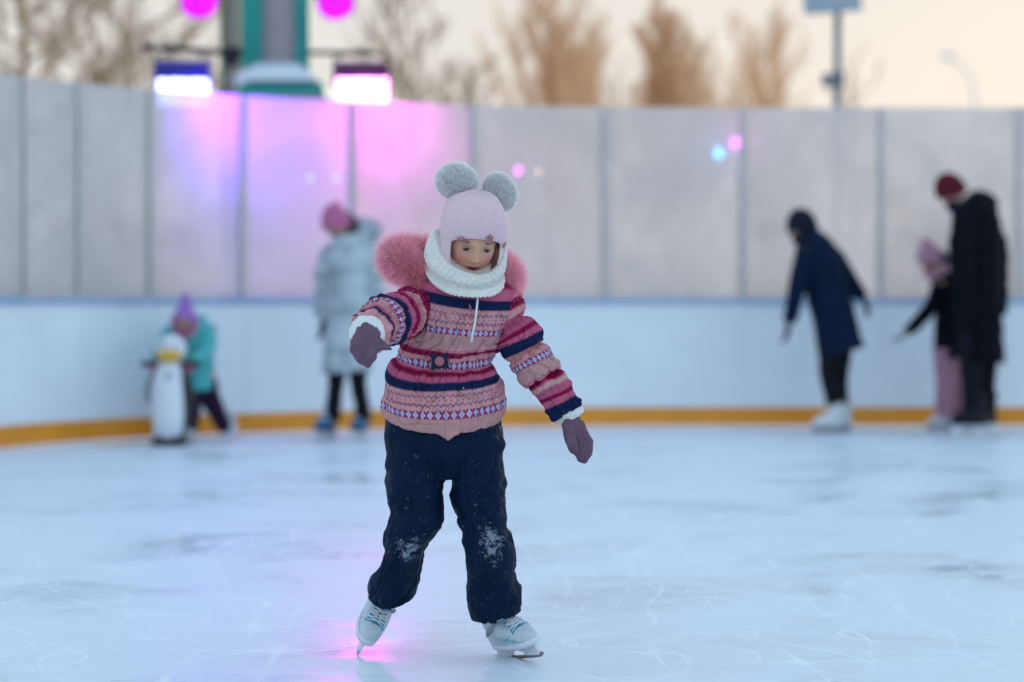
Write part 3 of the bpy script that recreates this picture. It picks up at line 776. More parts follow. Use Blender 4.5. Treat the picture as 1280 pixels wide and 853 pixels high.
# ------------------------------------------------------------------ skate in its own frame: x toe, y side, z up
def skate(parent, org, fwd, up, k, kind):
    """org = point under the blade centre on the ice"""
    up = Vector(up).normalized(); f = Vector(fwd); f = (f - up * f.dot(up)).normalized(); s = up.cross(f).normalized()
    M = Matrix((f, s, up)).transposed().to_4x4(); M.translation = Vector(org)
    SK = kind.get('h', .058) * k                                                           # sole height above the ice
    m = np.array(M.to_3x3())
    def T(P): return P @ m.T + np.array(org)
    lev = [(.000, .012, .098, .033), (.012, .012, .103, .038), (.026, .010, .102, .040), (.042, .004, .093, .040), (.056, -.006, .080, .038), (.070, -.020, .064, .036),
           (.086, -.034, .049, .034), (.105, -.042, .043, .034), (.135, -.045, .043, .036), (.148, -.046, .043, .037), (.156, -.046, .038, .032)]
    lev = [(a * k, b * k, c * k, d * k) for a, b, c, d in lev]
    tt = np.linspace(0, len(lev) - 1, 70); Lv = crom(lev, tt); nu = 90; th = np.arange(nu) / nu * 2 * math.pi
    cx, sn = np.cos(th)[None], np.sin(th)[None]; ex = 2 / 2.5
    X = Lv[:, 1:2] + Lv[:, 2:3] * np.sign(cx) * np.abs(cx) ** ex
    wd = 1 - .22 * np.clip(-cx, 0, 1) - .10 * np.clip(cx, 0, 1) ** 3
    Y = Lv[:, 3:4] * np.sign(sn) * np.abs(sn) ** ex * wd
    Z = np.broadcast_to(Lv[:, 0:1], X.shape) + SK
    nz = Noise2(5); wr = nz(X / k * 60, Z / k * 60) * .0012 * k
    Y = Y * (1 + wr / .04)
    z_ = (Z - SK) / k; x_ = X / k; y_ = Y / k
    base = np.zeros(X.shape + (3,)); base[:] = kind['upper']
    if kind.get('detail'):
        sole = z_ < .010; base[sole] = (.62, .64, .68)
        panel = (x_ > -.02) & (x_ < .075) & (z_ > .018) & (np.abs(z_ - .034 + x_ * .25) < .012); base[panel] = (.36, .45, .50)
        trim = (np.abs(z_ - .020 - .010 * np.sin(x_ * 40)) < .0021) & (x_ > .02) & (x_ < .10); base[trim] = (.06, .36, .40)
        tick = (np.abs((x_ - .048) * .5 - (z_ - .030)) < .0018) & (np.abs(x_ - .050) < .011) & (np.abs(y_) > .015); base[tick] = (.02, .30, .42)
        mesh_ = (z_ > .052) & (z_ < .075) & (x_ > .03) & (np.abs(y_) < .02); base[mesh_] = (.02, .28, .42)
    else:
        base[z_ > .012] = kind['upper']; base[z_ <= .012] = kind['low']
        if 'mid' in kind: base[(z_ > .012) & (z_ < .06)] = kind['mid']
    P = T(np.stack([X, Y, Z], -1))
    v, fc, c = grid_vf(P, True, True, base)
    boot = link('skate', mesh_np(v, fc, True, c, 'skate'), MATS[kind['mat']], parent)
    hs = kind.get('h', .058) / .062
    def V(x, y, z): return Vector(org) + f * (x * k) + s * (y * k) + up * (z * k)
    # sole shell, holder and blade
    q = MB(); rg_ = []
    for z, g_ in ((-.004, .000), (-.002, .004), (.010, .005), (.014, .002)):
        rg_.append([V(.012 + (.100 + g_) * np.sign(math.cos(a)) * abs(math.cos(a)) ** .8, (.034 + g_) * np.sign(math.sin(a)) * abs(math.sin(a)) ** .8 * (1 - .22 * max(-math.cos(a), 0)), z + SK / k) for a in th])
    q.grid(np.array(rg_)); q.build('sole', MATS[kind.get('sole', 'boot_sole')], boot)
    hold = [(-.088, .060), (.110, .060), (.112, .045), (.118, .020), (.112, .012), (.050, .012), (.036, .030), (.006, .036), (-.016, .028), (-.028, .012), (-.085, .012), (-.098, .022), (-.092, .040)]
    q = MB().prism([(x * k, z * k * hs) for x, z in hold], org, f, up, s, .012 * k); q.build('blade_holder', MATS[kind.get('hold', 'boot_sole')], boot, smooth=False, bevel=.0025 * k)
    bl = [(-.100, .0135), (-.104, .008), (-.098, .001), (-.06, .0), (.0, -.0003), (.07, .0), (.112, .003), (.124, .010), (.128, .020), (.120, .022), (.112, .0135)]
    q = MB().prism([(x * k, z * k * hs) for x, z in bl], org, f, up, s, .0050 * k); q.build('blade', MATS[kind.get('blade', 'steel')], boot, smooth=False)
    if kind.get('detail'):
        def surf(x, y, z, out=.002):                                     # closest boot surface point, pushed out
            p = np.array(V(x, y, z + SK / k)); d = np.linalg.norm(P - p, axis=2); i = np.unravel_index(d.argmin(), d.shape)
            pt = Vector(P[i]); ctr = V(-.03 + max(z, 0) * 0, 0, .03 + SK / k); return pt + (pt - ctr).normalized() * out
        q = MB(); rows = [(.064, .040), (.056, .047), (.047, .054), (.039, .061), (.031, .069)]
        for i, (x, z) in enumerate(rows):
            x2, z2 = rows[min(i + 1, len(rows) - 1)]
            for sg in (-1, 1):
                q.tube([surf(x, sg * .017, z, .003), surf((x + x2) / 2 + .004, 0, (z + z2) / 2 + .004, .006), surf(x2, -sg * .017, z2, .003)], .0019 * k, 6)
        for sg in (-1, 1):
            a0 = surf(.044, 0, .058, .008); q.tube([a0, a0 + s * sg * .014 + up * .006, a0 + s * sg * .026 - up * .004, a0 + s * sg * .012 - up * .008, a0], .0016 * k, 6)
            q.tube([a0, a0 + s * sg * .018 - up * .018 + f * .006, a0 + s * sg * .024 - up * .040 + f * .004], .0016 * k, 6)
        q.build('laces', MATS['lace_white'], boot)
        q = MB(); pts = [surf(-.040 + .066 * math.sin(a), -.040 * math.cos(a), .050 + .027 * math.sin(a), .0035) for a in np.linspace(-.1, math.pi + .1, 26)]
        # flat strap band
        P2 = np.zeros((len(pts), 4, 3)); wv = (up * .85 + f * .5).normalized() * .0095 * k
        for i, p_ in enumerate(pts):
            o_ = (p_ - V(-.02, 0, .06 + SK / k)).normalized() * .003
            P2[i, 0] = p_ - wv; P2[i, 1] = p_ - wv + o_; P2[i, 2] = p_ + wv + o_; P2[i, 3] = p_ + wv
        q.grid(P2); st = q.build('strap', MATS['strap_grey'], boot, smooth=False)
        i0, i1 = 9, 17; P3 = np.zeros((i1 - i0, 4, 3))
        for j, i in enumerate(range(i0, i1)):
            o_ = (pts[i] - V(-.02, 0, .06 + SK / k)).normalized()
            P3[j, 0] = pts[i] - wv * .62 + o_ * .002; P3[j, 1] = pts[i] - wv * .62 + o_ * .0048; P3[j, 2] = pts[i] + wv * .62 + o_ * .0048; P3[j, 3] = pts[i] + wv * .62 + o_ * .002
        MB().grid(P3).build('strap_badge', MATS['badge_blue'], st, smooth=False)
        q = MB()                                                        # blue eyelet stay under the laces
        rows2 = np.linspace(.060, .020, 8); P4 = np.zeros((8, 7, 3))
        for i, x in enumerate(rows2):
            for j, y in enumerate(np.linspace(-.019, .019, 7)): P4[i, j] = surf(x + .008, y * (1 - .15 * i / 8), .036 + (.060 - x) * .85, .0022)
        v_, f_, _ = grid_vf(P4, False, False); q.add(v_, f_); q.build('lace_panel', MATS['teal_plastic'], boot)
    return boot
mat('badge_blue', (.22, .52, .68), .5, .3, 260)

# ------------------------------------------------------------------ fair isle pattern
NAVY = (.010, .018, .062); LIGHT = (.58, .27, .275); PLAIN = (.48, .25, .24); ROSE = (.46, .10, .18); CRIM = (.26, .008, .048)
BURG = (.28, .045, .10); WBLUE = (.52, .52, .72); SAND = (.42, .33, .24)
def tri(x): x = x - np.floor(x); return np.abs(x * 2 - 1)
def knit(Umm, V, bands, saw=1.1, per=6.2):
    """Umm distance round the garment in mm, V pattern coordinate (px), bands [(start, kind)]"""
    starts = np.array([b[0] for b in bands]); Vs = V + (tri(Umm / per) - .5) * 2 * saw
    idx = np.clip(np.searchsorted(starts, Vs, side='right') - 1, 0, len(bands) - 1)
    ends = np.append(starts[1:], starts[-1] + 14); lo = starts[idx]; hi = ends[idx]; t = (V - lo) / (hi - lo); wpx = hi - lo
    out = np.zeros(V.shape + (3,))
    fine = (np.sin(Umm * 2.6) * np.sin(V * 3.6))[..., None] * .09
    for k, (st, kd) in enumerate(bands):
        m = idx == k; c = np.zeros(V.shape + (3,))
        mid = (st + ends[k]) / 2; w = ends[k] - st; dv = (V - mid) / (w / 2)
        if kd == 'navy': c[:] = NAVY
        elif kd == 'light': c[:] = LIGHT
        elif kd == 'plain': c[:] = PLAIN; c *= (1 + .10 * np.sin(V * 4.5))[..., None]
        elif kd == 'rose': c[:] = ROSE
        elif kd == 'sand':
            c[:] = LIGHT; z = np.abs(dv - (tri(Umm / 9) - .5) * 1.2) < .42; c[z] = SAND
        elif kd == 'crim_nd':
            c[:] = CRIM; z = (np.abs((Umm / 21) % 1 - .5) * 2 * 3.0 + np.abs(dv) * 1.0) < .78; c[z] = NAVY
            z = np.abs(np.abs(dv) - .45 - .3 * (tri(Umm / 10.5) - .5)) < .12; c[z & (np.abs((Umm / 21) % 1 - .5) > .22)] = (.40, .03, .10)
        elif kd == 'zig':
            c[:] = ROSE; z = np.abs(dv) < .40 + .55 * tri(Umm / 5.2); c[z] = CRIM; z = np.abs(dv) < .12; c[z & (tri(Umm / 5.2) > .5)] = NAVY
        elif kd == 'thinzig':
            c[:] = LIGHT; z = np.abs(dv - (tri(Umm / 6.2) - .5) * 1.3) < .30; c[z] = BURG
        elif kd == 'dia':
            c[:] = LIGHT; u = (Umm / 17.5) % 1; z = np.abs(dv) < .70 + .34 * (1 - tri(Umm / 8.75)); c[z] = BURG
            dd = np.abs(u - .5) * 2 * 1.10 + np.abs(dv) * 1.05; c[dd < .88] = WBLUE; c[(dd < .56) & (dd > .38)] = (.14, .14, .40); c[dd < .14] = NAVY
        elif kd == 'squig':
            c[:] = LIGHT
            for s_ in (-.62, .62):
                a = dv - s_ - .16 * np.sin(Umm / 14.0 * 2 * math.pi + (0 if s_ < 0 else math.pi)); z = (np.abs(a) < .13) & (np.sin(Umm / 5.1 * 2 * math.pi) > -.55); c[z] = (.07, .06, .17)
            u = (Umm / 14) % 1; z = (np.abs(u - .5) < .09) & (np.abs(dv) < .11); c[z] = (.16, .04, .12)
        out[m] = c[m]
    return out * (1 + fine)
def rnd_disp(seed, fu, fv, amp, T=None, perio=True):
    nz = Noise2(seed)
    return lambda U, V, T: amp * nz(U * fu, T * fv, px=int(fu))

# ------------------------------------------------------------------ the girl
GY = 6.30
girl = thing('person', W(560, 376, 6.42).xy.to_3d(), 'little girl skating towards the camera in a pink and navy patterned jacket and pompom hat', 'person')
HM = head_matrix(W(589.5, 301, GY), 12, 18, 4)
def G(px, py, dy=0.0): return W(px, py, GY + dy)
bodych = [
    [(G(590, 345, .02), .040), (G(586, 385, .03), .045), (G(583, 430, .03), .062), (G(562, 480, .03), .070), (G(556, 535, .03), .074)],
    [(G(545, 378, .03), .040), (G(620, 385, .03), .040)],
    [(G(545, 378, .03), .032), (G(512, 386, -.03), .026), (G(485, 397, -.13), .022), (G(466, 411, -.21), .017), (G(460, 420, -.25), .015)],
    [(G(616, 388, .03), .032), (G(642, 415, .015), .022), (G(667, 455, .0), .020), (G(700, 505, -.02), .017), (G(712, 524, -.03), .015)],
    [(G(535, 540, .03), .062), (G(522, 600, .02), .055), (G(508, 680, .02), .040), (G(496, 730, .13), .026), (G(488, 752, .19), .020)],
    [(G(586, 540, .03), .062), (G(598, 600, .02), .055), (G(608, 680, -.01), .040), (G(615, 735, .07), .026), (G(621, 764, .12), .020)],
]
bodych += hand_chains(G(460, 421, -.25), (G(456, 455, -.27) - G(462, 420, -.25)), Vector((1, 0, 0)), .33)
bodych += hand_chains(G(712, 522, -.03), (G(726, 575, -.04) - G(712, 524, -.03)), Vector((-.6, -.8, 0)), .36)
hg = head_grid(HM); hv, hf, _ = grid_vf(hg, True, True)
me = blob_mesh(bodych, .0021, 1, extra=[(hv, hf)], name='body')
set_col(me, head_cols(vco(me), HM)); body = link('body', me, M_('skin'), girl)
def HL(x, y, z): return HM @ Vector((x, y, z))
# eyes looking down behind lowered lids
for s_ in (-1, 1):
    q = MB(); ellipsoid(q, HL(s_ * .0240, -.0760, -.0040), .0105, .0068, .0031, HM); q.build('eye', M_('eye_dark'), girl)
    pts = [HL(s_ * .024 + x, -.0815 + 22 * x * x, -.0020 + .0026 * (1 - (x / .0115) ** 2)) for x in np.linspace(-.0115, .0115, 9)]
    MB().tube(pts, [.0006, .0013, .0017, .0018, .0018, .0018, .0017, .0013, .0006], 6).build('eyelash', M_('eye_dark'), girl)
    pts = [HL(s_ * (.024 + x), -.0835 + 24 * max(x, 0) ** 2, .0150 + .0030 * (1 - (x / .016) ** 2) + .04 * x) for x in np.linspace(-.014, .014, 9)]
    MB().tube(pts, [.0006, .0013, .0017, .0018, .0018, .0016, .0014, .0010, .0005], 6).build('eyebrow', M_('brow_brown'), girl)
q = MB(); rr = random.Random(4)
for i in range(60):
    x0 = .053 + rr.uniform(-.004, .005); y0 = -.050 + rr.uniform(-.010, .006)
    q.tube([HL(x0, y0, .008), HL(x0 + .003, y0 - .003, -.020), HL(x0 + .001 + rr.uniform(-.003, .003), y0 - .006, -.050), HL(x0 - .008 + rr.uniform(-.004, .004), y0 - .002, -.075)], .0007, 4)
q.build('hair', M_('hair_brown'), girl)

# hat: rings from the face opening back to the nape
def hat():
    nu, nv = 260, 150
    u = np.arange(nu) / nu * 2 * math.pi; v = np.linspace(0, 1, nv)
    # opening outline in local x (right), z (up), angle u measured from up, clockwise
    ox = np.sin(u); oz = np.cos(u)
    OX = .0575 * np.sign(ox) * np.abs(ox) ** .90; OZ = np.where(oz > 0, .0125 * np.sign(oz) * np.abs(oz) ** 1.0 + .006, .095 * oz + .004)
    # direction of the opening edge on the head, seen along the face axis
    al = np.arctan2(np.hypot(OX, OZ), .055)[None, :]; az = np.arctan2(OX, OZ)[None, :]
    a = al + (math.pi - .02 - al) * v[:, None] ** 1.0
    dx = np.sin(a) * np.sin(az); dz = np.sin(a) * np.cos(az); dy = -np.cos(a)
    rx, ry = .0835, .100; rz = np.where(dz > 0, .128, .105); p = 3.2
    r = (np.abs(dx / rx) ** p + np.abs(dy / ry) ** p + np.abs(dz / rz) ** p) ** (-1 / p)
    # brim lies closer to the forehead, fabric loosens upwards
    tight = .90 + .10 * np.clip(v[:, None] / .16, 0, 1) ** .7
    X, Y, Z = dx * r * tight, dy * r * tight, dz * r * tight
    up = np.clip((Z - .07) / .05, 0, 1)
    X = X * (1 - .04 * up); Z = Z + .004 * up * g(X - .006, .016) * g(Y, .05)
    fold = np.sin(np.arctan2(X - .006, -Y + .02) * 9) * .0050 * up * g(np.hypot(X - .006, Y), .055)
    nz = Noise2(31); wr = nz(X * 60 + 9, Z * 45 + 3) * .0014 + nz(X * 160, Z * 160) * .0004
    nrm = np.stack([dx, dy, dz], -1)
    seam = -.0016 * g(X + .062, .0022) * (Y < .02)
    P = np.stack([X, Y, Z], -1) + nrm * (wr + fold + seam)[..., None]
    # rolled edge
    e0 = P[0]; e1 = P[1]
    inner = e0 - nrm[0] * .010 + (e1 - e0) * 3
    lip = [inner, e0 - nrm[0] * .0045 - 0 * e0]
    P = np.concatenate([np.stack(lip), P], 0)
    m = np.array(HM)
    P = P @ m[:3, :3].T + m[:3, 3]
    vv, ff, _ = grid_vf(P, True, False)
    vv = np.vstack([vv, P[-1].mean(0)]); n0 = len(vv) - 1; L0 = (P.shape[0] - 1) * nu
    ff = [tuple(x) for x in ff] + [(L0 + k, L0 + (k + 1) % nu, n0) for k in range(nu)]
    return link('hat', mesh_np(vv, ff, True, None, 'hat'), M_('hat_knit'), girl), P
hato, HP = hat()
def hat_at(x, z, out=.002):
    """point on the hat front at local x, z"""
    m = np.array(HM.inverted()); Lp = HP.reshape(-1, 3) @ m[:3, :3].T + m[:3, 3]
    d = (Lp[:, 0] - x) ** 2 + (Lp[:, 2] - z) ** 2 + (Lp[:, 1] > -.01) * 9
    i = d.argmin(); return HM @ (Vector(Lp[i]) + Vector((0, -out, 0)) )
def pompom(px, py, dy, rx, rz, tilt, seed):
    c = G(px, py, dy); Mt = Matrix.Rotation(R(tilt), 4, 'Y')
    q = MB(); ellipsoid(q, c, rx * .84, rx * .84, rz * .84, Mt, (.92, .92, .93))
    p, n_ = ball_pts(c, rx * .85, rx * .85, rz * .85, 4000, seed, Mt)
    lump = np.array([1 + .16 * math.sin(9 * a_[0] * 20 + seed) * math.sin(11 * a_[2] * 20 + 2 * seed) for a_ in n_])
    p = np.array(c) + (p - np.array(c)) * (.90 + .10 * lump[:, None])
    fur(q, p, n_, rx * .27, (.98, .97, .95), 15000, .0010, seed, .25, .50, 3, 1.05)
    return q.build('pompom', M_('fur_grey'), hato, col=True)
pompom(570.5, 227, .02, .0560, .0480, 8, 1)
pompom(625, 240, .045, .0440, .0560, -28, 2)
# flower brooches and stones round the brim
def brooch(x, z, r):
    c = hat_at(x, z, .003); o_ = (c - HL(0, 0, z)).normalized(); a, b = frame(o_); q = MB()
    for k in range(12):
        t = 2 * math.pi * k / 12; rr_ = r * (.95 if k % 2 else .62)
        ellipsoid(q, c + a * rr_ * math.cos(t) + b * rr_ * math.sin(t), r * .22, r * .22, r * .22, None, None, 8, 6)
    ellipsoid(q, c + o_ * .001, r * .3, r * .3, r * .3, None, None, 10, 8)
    q.build('flower_brooch', M_('gem_pink'), hato)
brooch(-.046, .026, .0105); brooch(.0285, .0345, .0110); brooch(.076, .012, .0090)
q = MB()
for x, z, r in ((-.026, .031, .0016), (-.017, .033, .0026), (-.006, .0335, .0015), (.046, .030, .0018), (.056, .027, .0026)):
    q = MB(); ellipsoid(q, hat_at(x, z, .0015), r, r, r, None, None, 10, 8); q.build('rhinestone', M_('gem'), hato)

# snood: from inside the top rim over the folded rib band down and under
def snood():
    nu, nv = 420, 170
    sts = [E((556, 300), (618, 318), GY + .00, .062, 37),
           E((545, 290), (630, 309), GY + .00, .080, 44),
           E((541, 290), (633, 311), GY + .00, .090, 46),
           E((535, 303), (633, 322), GY + .00, .100, 39),
           E((531, 317), (632, 333), GY + .01, .108, 31),
           E((533, 325), (631, 338), GY + .01, .105, 29),
           E((531, 332), (631, 343), GY + .01, .112, 27),
           E((535, 341), (631, 351), GY + .01, .120, 24),
           E((541, 349), (628, 357), GY + .01, .118, 19),
           E((547, 351), (622, 358), GY + .01, .104, 13)]
    for s_ in sts: s_['bk'] = .15
    def disp(U, V, T):
        band = np.clip((T - .12) / .06, 0, 1) * np.clip((.50 - T) / .05, 0, 1)
        low = np.clip((T - .60) / .04, 0, 1) * np.clip((.95 - T) / .05, 0, 1)
        mid = np.clip((T - .44) / .03, 0, 1) * np.clip((.66 - T) / .03, 0, 1)
        nz = Noise2(17)
        d = band * (.0026 * np.sin(U * 2 * math.pi * 46 + T * 6)) * np.clip((T - .10) / .1, 0, 1)
        d = d + mid * (.0024 * np.sin(U * 2 * math.pi * 60) * np.sin(T * 170) - .0042)
        d = d + low * .0018 * np.sin(U * 2 * math.pi * 52 - T * 8)
        d = d + .0035 * nz(U * 9, T * 5, px=9) + .0016 * nz(U * 24, T * 12, px=24)
        return d
    return loft_obj('snood', sts, nu, nv, M_('wool_white'), girl, disp)
snood()

# jacket torso
TORSO = [E((553, 335), (622, 345), GY + .03, .060, 4, 331),
         E((538, 339), (640, 352), GY + .03, .080, 6, 337),
         E((522, 350), (648, 366), GY + .03, .094, 9, 347),
         E((519, 366), (644, 381), GY + .03, .104, 9, 361),
         E((517, 392), (639, 402), GY + .03, .110, 8, 385),
         E((512, 412), (634, 420), GY + .03, .108, 8, 405),
         E((505, 428), (627, 433), GY + .03, .102, 9, 421),
         E((500, 438), (617, 442), GY + .03, .094, 9, 434),
         E((499, 446), (616, 450), GY + .03, .093, 10, 443),
         E((491, 457), (621, 458), GY + .03, .102, 11, 455),
         E((481, 474), (627, 470), GY + .03, .114, 13, 470),
         E((477, 494), (631, 490), GY + .03, .124, 15, 490),
         E((477, 510), (632, 510), GY + .03, .126, 16, 508),
         E((480, 518), (630, 520), GY + .03, .120, 18, 519),
         E((485, 519), (626, 521), GY + .03, .112, 18, 524),
         E((492, 512), (620, 514), GY + .03, .104, 16, 530)]
TB = [(300, 'light'), (334, 'zig'), (343, 'rose'), (353, 'navy'), (365.5, 'light'), (370, 'squig'), (388, 'light'), (391, 'dia'), (400.5, 'plain'), (417, 'thinzig'), (421, 'crim_nd'),
      (431, 'light'), (436, 'dia'), (446.5, 'zig'), (457, 'rose'), (462, 'navy'), (472, 'light'), (475, 'squig'), (491, 'light'), (494, 'dia'), (505, 'plain')]
nzA, nzB, nzC = Noise2(101), Noise2(102), Noise2(103)
def tdisp(U, V, T):
    waist = g(V - 440, 14); chest = np.clip((V - 350) / 20, 0, 1)
    puck = nzA(U * 46, V * .035, px=46) * (.0048 + .0060 * waist) * chest + nzB(U * 22, V * .05, px=22) * .0060 * chest * np.clip((522 - V) / 26, .1, 1)
    cr1 = nzB(U * 30 + .3 * nzC(U * 8, V * .06, px=8), V * .028 + 4, px=30); cr2 = nzA(U * 16, V * .05 + 9, px=16)
    puck = puck * np.clip((524 - V) / 14, .2, 1) - (.0055 * np.exp(-(cr1 / .07) ** 2) + .0040 * np.exp(-(cr2 / .06) ** 2)) * chest * np.clip((524 - V) / 20, 0, 1)
    seams = -.0040 * (g(V - 432, 2.2) + g(V - 449, 2.0)) - .0022 * (g(V - 385, 1.6) + g(V - 474, 1.8) + g(V - 366, 1.4)) - .004 * g(V - 411, 1.4) * 0
    big = nzC(U * 7, V * .022, px=7) * .0065
    uu = U - np.round(U)
    plk = .0030 * (np.abs(uu - .028) < .020) * 1.0 - .0030 * g(uu - .046, .0025) - .0020 * g(uu - .008, .0025)
    fine = nzB(U * 120, V * .30, px=60 if False else None) * .0007
    return (puck + seams + big + fine + plk * (V > 345)) * np.clip((V - 331) / 8, 0, 1)
def tcol(U, V, T):
    uu = U - np.round(U); wob = nzC(U * 9, V * .03, px=9) * 1.2
    c = knit(uu * 880 + 1.5 * nzA(U * 8, V * .1, px=8), V + wob, TB)
    return c
def torso():
    P, N, U, V, T = loft(TORSO, 680, 460)
    P = P + N * tdisp(U, V, T)[..., None]
    uu = U - np.round(U)
    tip = g(uu - .012, .016) * np.clip((V - 505) / 14, 0, 1) * 7 * GY / FPX
    P[..., 2] -= tip
    v, f, c = grid_vf(P, True, False, tcol(U, V, T))
    return link('jacket', mesh_np(v, f, True, c, 'jacket'), M_('jacket_knit'), girl)
jacket = torso()
def sleeve(name, sts, bands, pinch, nu=380, nv=330, per=460, sd=0, wamp=1.0):
    P, N, U, V, T = loft(sts, nu, nv)
    z1, z2, z3 = Noise2(200 + sd), Noise2(210 + sd), Noise2(220 + sd)
    near = np.zeros_like(V)
    for p_ in pinch: near = np.maximum(near, g(V - p_, .55))
    d = z1(U * 26, V * .55, px=26) * (.0016 + .0045 * near) + z2(U * 11, V * .8, px=11) * .0042 * wamp + z3(U * 5, V * 1.6, px=5) * .0045 * wamp - .0042 * sum(g(V - p_, .16) for p_ in pinch)
    c1 = z1(U * 16 + 3, V * .9 + 2 * U, px=None); c2 = z2(U * 9, V * .5 + 7, px=9)
    d = d - .0050 * np.exp(-(c2 / .06) ** 2) - .0035 * np.exp(-(z3(U * 30, V * .45, px=30) / .07) ** 2)
    P = P + N * d[..., None]
    uu = U - np.round(U)
    c = knit(uu * per, V * 10 + z3(U * 5, V * .5, px=5) * 1.2, [(a * 10, b) for a, b in bands], saw=1.0)
    v, f, c = grid_vf(P, True, False, c)
    return link(name, mesh_np(v, f, True, c, name), M_('jacket_knit'), jacket)
def ES(L, Rr, dy, yv, kk=.92):
    a = W(*L, GY + dy); b = W(*Rr, GY + dy); h = (b - a).length / 2
    n_ = Vector((0, -1, 0)); return ringst((a + b) / 2, (b - a) / 2, n_ * h * kk, 2.0, yv)
SR = [ES((606, 386), (640, 357), .03, 0), ES((606, 393), (650, 366), .03, .6), ES((610, 404), (657, 384), .03, 2.0), ES((614, 421), (654, 395), .025, 3.1), ES((616, 428), (665, 399), .02, 3.6),
      ES((620, 437), (676, 413), .015, 5.0), ES((631, 448), (677, 424), .01, 6.4), ES((637, 454), (673, 429), .01, 7.0), ES((638, 460), (686, 434), .005, 7.6), ES((647, 474), (698, 451), 0, 9.4),
      ES((657, 482), (699, 460), -.005, 10.4), ES((662, 484), (696, 463), -.005, 10.8), ES((664, 489), (706, 468), -.01, 11.4), ES((675, 505), (718, 487), -.015, 13.4), ES((688, 524), (727, 503), -.02, 15.4),
      ES((691, 526), (725, 508), -.02, 15.8), ES((693, 520), (720, 505), -.02, 16.2)]
sleeve('sleeve', SR, [(-2, 'light'), (.7, 'crim_nd'), (1.7, 'light'), (2.5, 'rose'), (3.2, 'rose'), (3.7, 'zig'), (4.5, 'rose'), (5.1, 'navy'), (6.5, 'light'), (7.6, 'dia'), (8.6, 'plain'), (10.0, 'thinzig'), (10.5, 'zig'), (11.4, 'sand'),
               (12.0, 'rose'), (12.8, 'zig'), (13.5, 'rose'), (14.1, 'navy')], [3.1, 7.0, 10.8], sd=1)
cl = [(528, 384, .03), (514, 389, -.02), (500, 394, -.08), (486, 400, -.14), (473, 405, -.195), (464, 412, -.235), (459, 417, -.26), (460, 415, -.235)]
SLp = [G(*c) for c in cl]
SL = path_st(SLp, [.058, .060, .060, .062, .061, .056, .046, .034], 1.0, [0, 1.2, 3.0, 5.0, 7.0, 8.6, 9.8, 10.3])
sleeve('sleeve', SL, [(-2, 'light'), (.8, 'crim_nd'), (2.2, 'light'), (2.8, 'thinzig'), (3.3, 'zig'), (4.1, 'rose'), (4.7, 'navy'), (6.1, 'light'), (6.3, 'dia'), (7.1, 'plain'), (7.9, 'rose'), (8.3, 'navy'), (8.6, 'light'), (9.3, 'zig'), (9.7, 'light')],
       [2.1, 4.8, 7.2, 8.6], sd=5, wamp=1.3)
# fleece cuffs
def cuff(sts, sd):
    z = Noise2(sd); return loft_obj('cuff', sts, 160, 40, M_('fleece_white'), jacket, lambda U, V, T: z(U * 40, T * 9, px=40) * .0014 + z(U * 12, T * 3, px=12) * .001)
cuff([ES((692, 519), (722, 503), -.02, 0), ES((694, 526), (727, 508), -.02, 1), ES((698, 530), (730, 512), -.022, 2), ES((703, 532), (729, 516), -.024, 3), ES((708, 530), (724, 518), -.024, 4)], 301)
cuff(path_st([G(463, 412, -.235), G(460, 416, -.262), G(458, 420, -.286), G(457, 425, -.298), G(457, 427, -.300)], [.042, .0455, .043, .034, .016]), 302)
# belt buckle and zip
bc = G(551, 450.5, .03); fr = min((Vector(v_.co) - Vector((bc.x, 0, bc.z))).y for v_ in jacket.data.vertices if abs(v_.co.x - bc.x) < .006 and abs(v_.co.z - bc.z) < .006)
bc.y = fr - .004; k1 = GY / FPX
q = MB(); hw, hh = 12 * k1, 10.5 * k1
star = []
for sx_, sz_ in ((1, 1), (-1, 1), (-1, -1), (1, -1)): star.append((sx_, sz_))
poly_ = [(hw, hh), (hw * .35, hh * .82), (-hw * .35, hh * .82), (-hw, hh), (-hw * .82, hh * .3), (-hw * .82, -hh * .3), (-hw, -hh), (-hw * .35, -hh * .82), (hw * .35, -hh * .82), (hw, -hh), (hw * .82, -hh * .3), (hw * .82, hh * .3)]
rt = Matrix.Rotation(R(-4), 4, 'Y')
q.prism(poly_, bc, (rt @ Vector((1, 0, 0))), (rt @ Vector((0, 0, 1))), Vector((0, -1, 0)), .008)
bk = q.build('buckle', M_('navy_plastic'), jacket, smooth=False, bevel=.0015)
MB().tube([bc + Vector((0, -.003, 0)), bc + Vector((0, -.0065, 0)), bc + Vector((0, -.0075, 0))], [5.9 * k1, 5.9 * k1, 5.2 * k1], 28).build('buckle_centre', M_('pink_plastic'), bk)
def front_y(x, z):
    best = 9
    for p_ in JF:
        if abs(p_[0] - x) < .004 and abs(p_[2] - z) < .004 and p_[1] < best: best = p_[1]
    return best
JF = vco(jacket.data); JF = JF[JF[:, 1] < GY - .0]
def onj(px, py, out=.003):
    p = G(px, py); d = (JF[:, 0] - p.x) ** 2 + (JF[:, 2] - p.z) ** 2; y = JF[d < .006 ** 2, 1]; p.y = (y.min() if len(y) else GY - .05) - out; return p
q = MB(); q.tube([onj(598, 362, .006), onj(597.5, 375, .008), onj(596, 390, .006), onj(594, 405, .005), onj(591, 418, .005), onj(590, 427, .006)], [.0030] * 5 + [.0042], 10)
q.build('drawstring', M_('cord_white'), jacket)
q = MB(); q.tube([onj(587, 380, .002), onj(588.5, 384, .003), onj(590, 390, .002)], [.0015, .0026, .0015], 8); q.tube([onj(589, 392, .003), onj(590, 397, .003)], .002, 8)
q.build('zip_pull', M_('pink_plastic'), jacket)
q = MB(); ellipsoid(q, onj(580, 484, .001), .002, .002, .002, None, None, 10, 8); q.build('stud', M_('gem'), jacket)
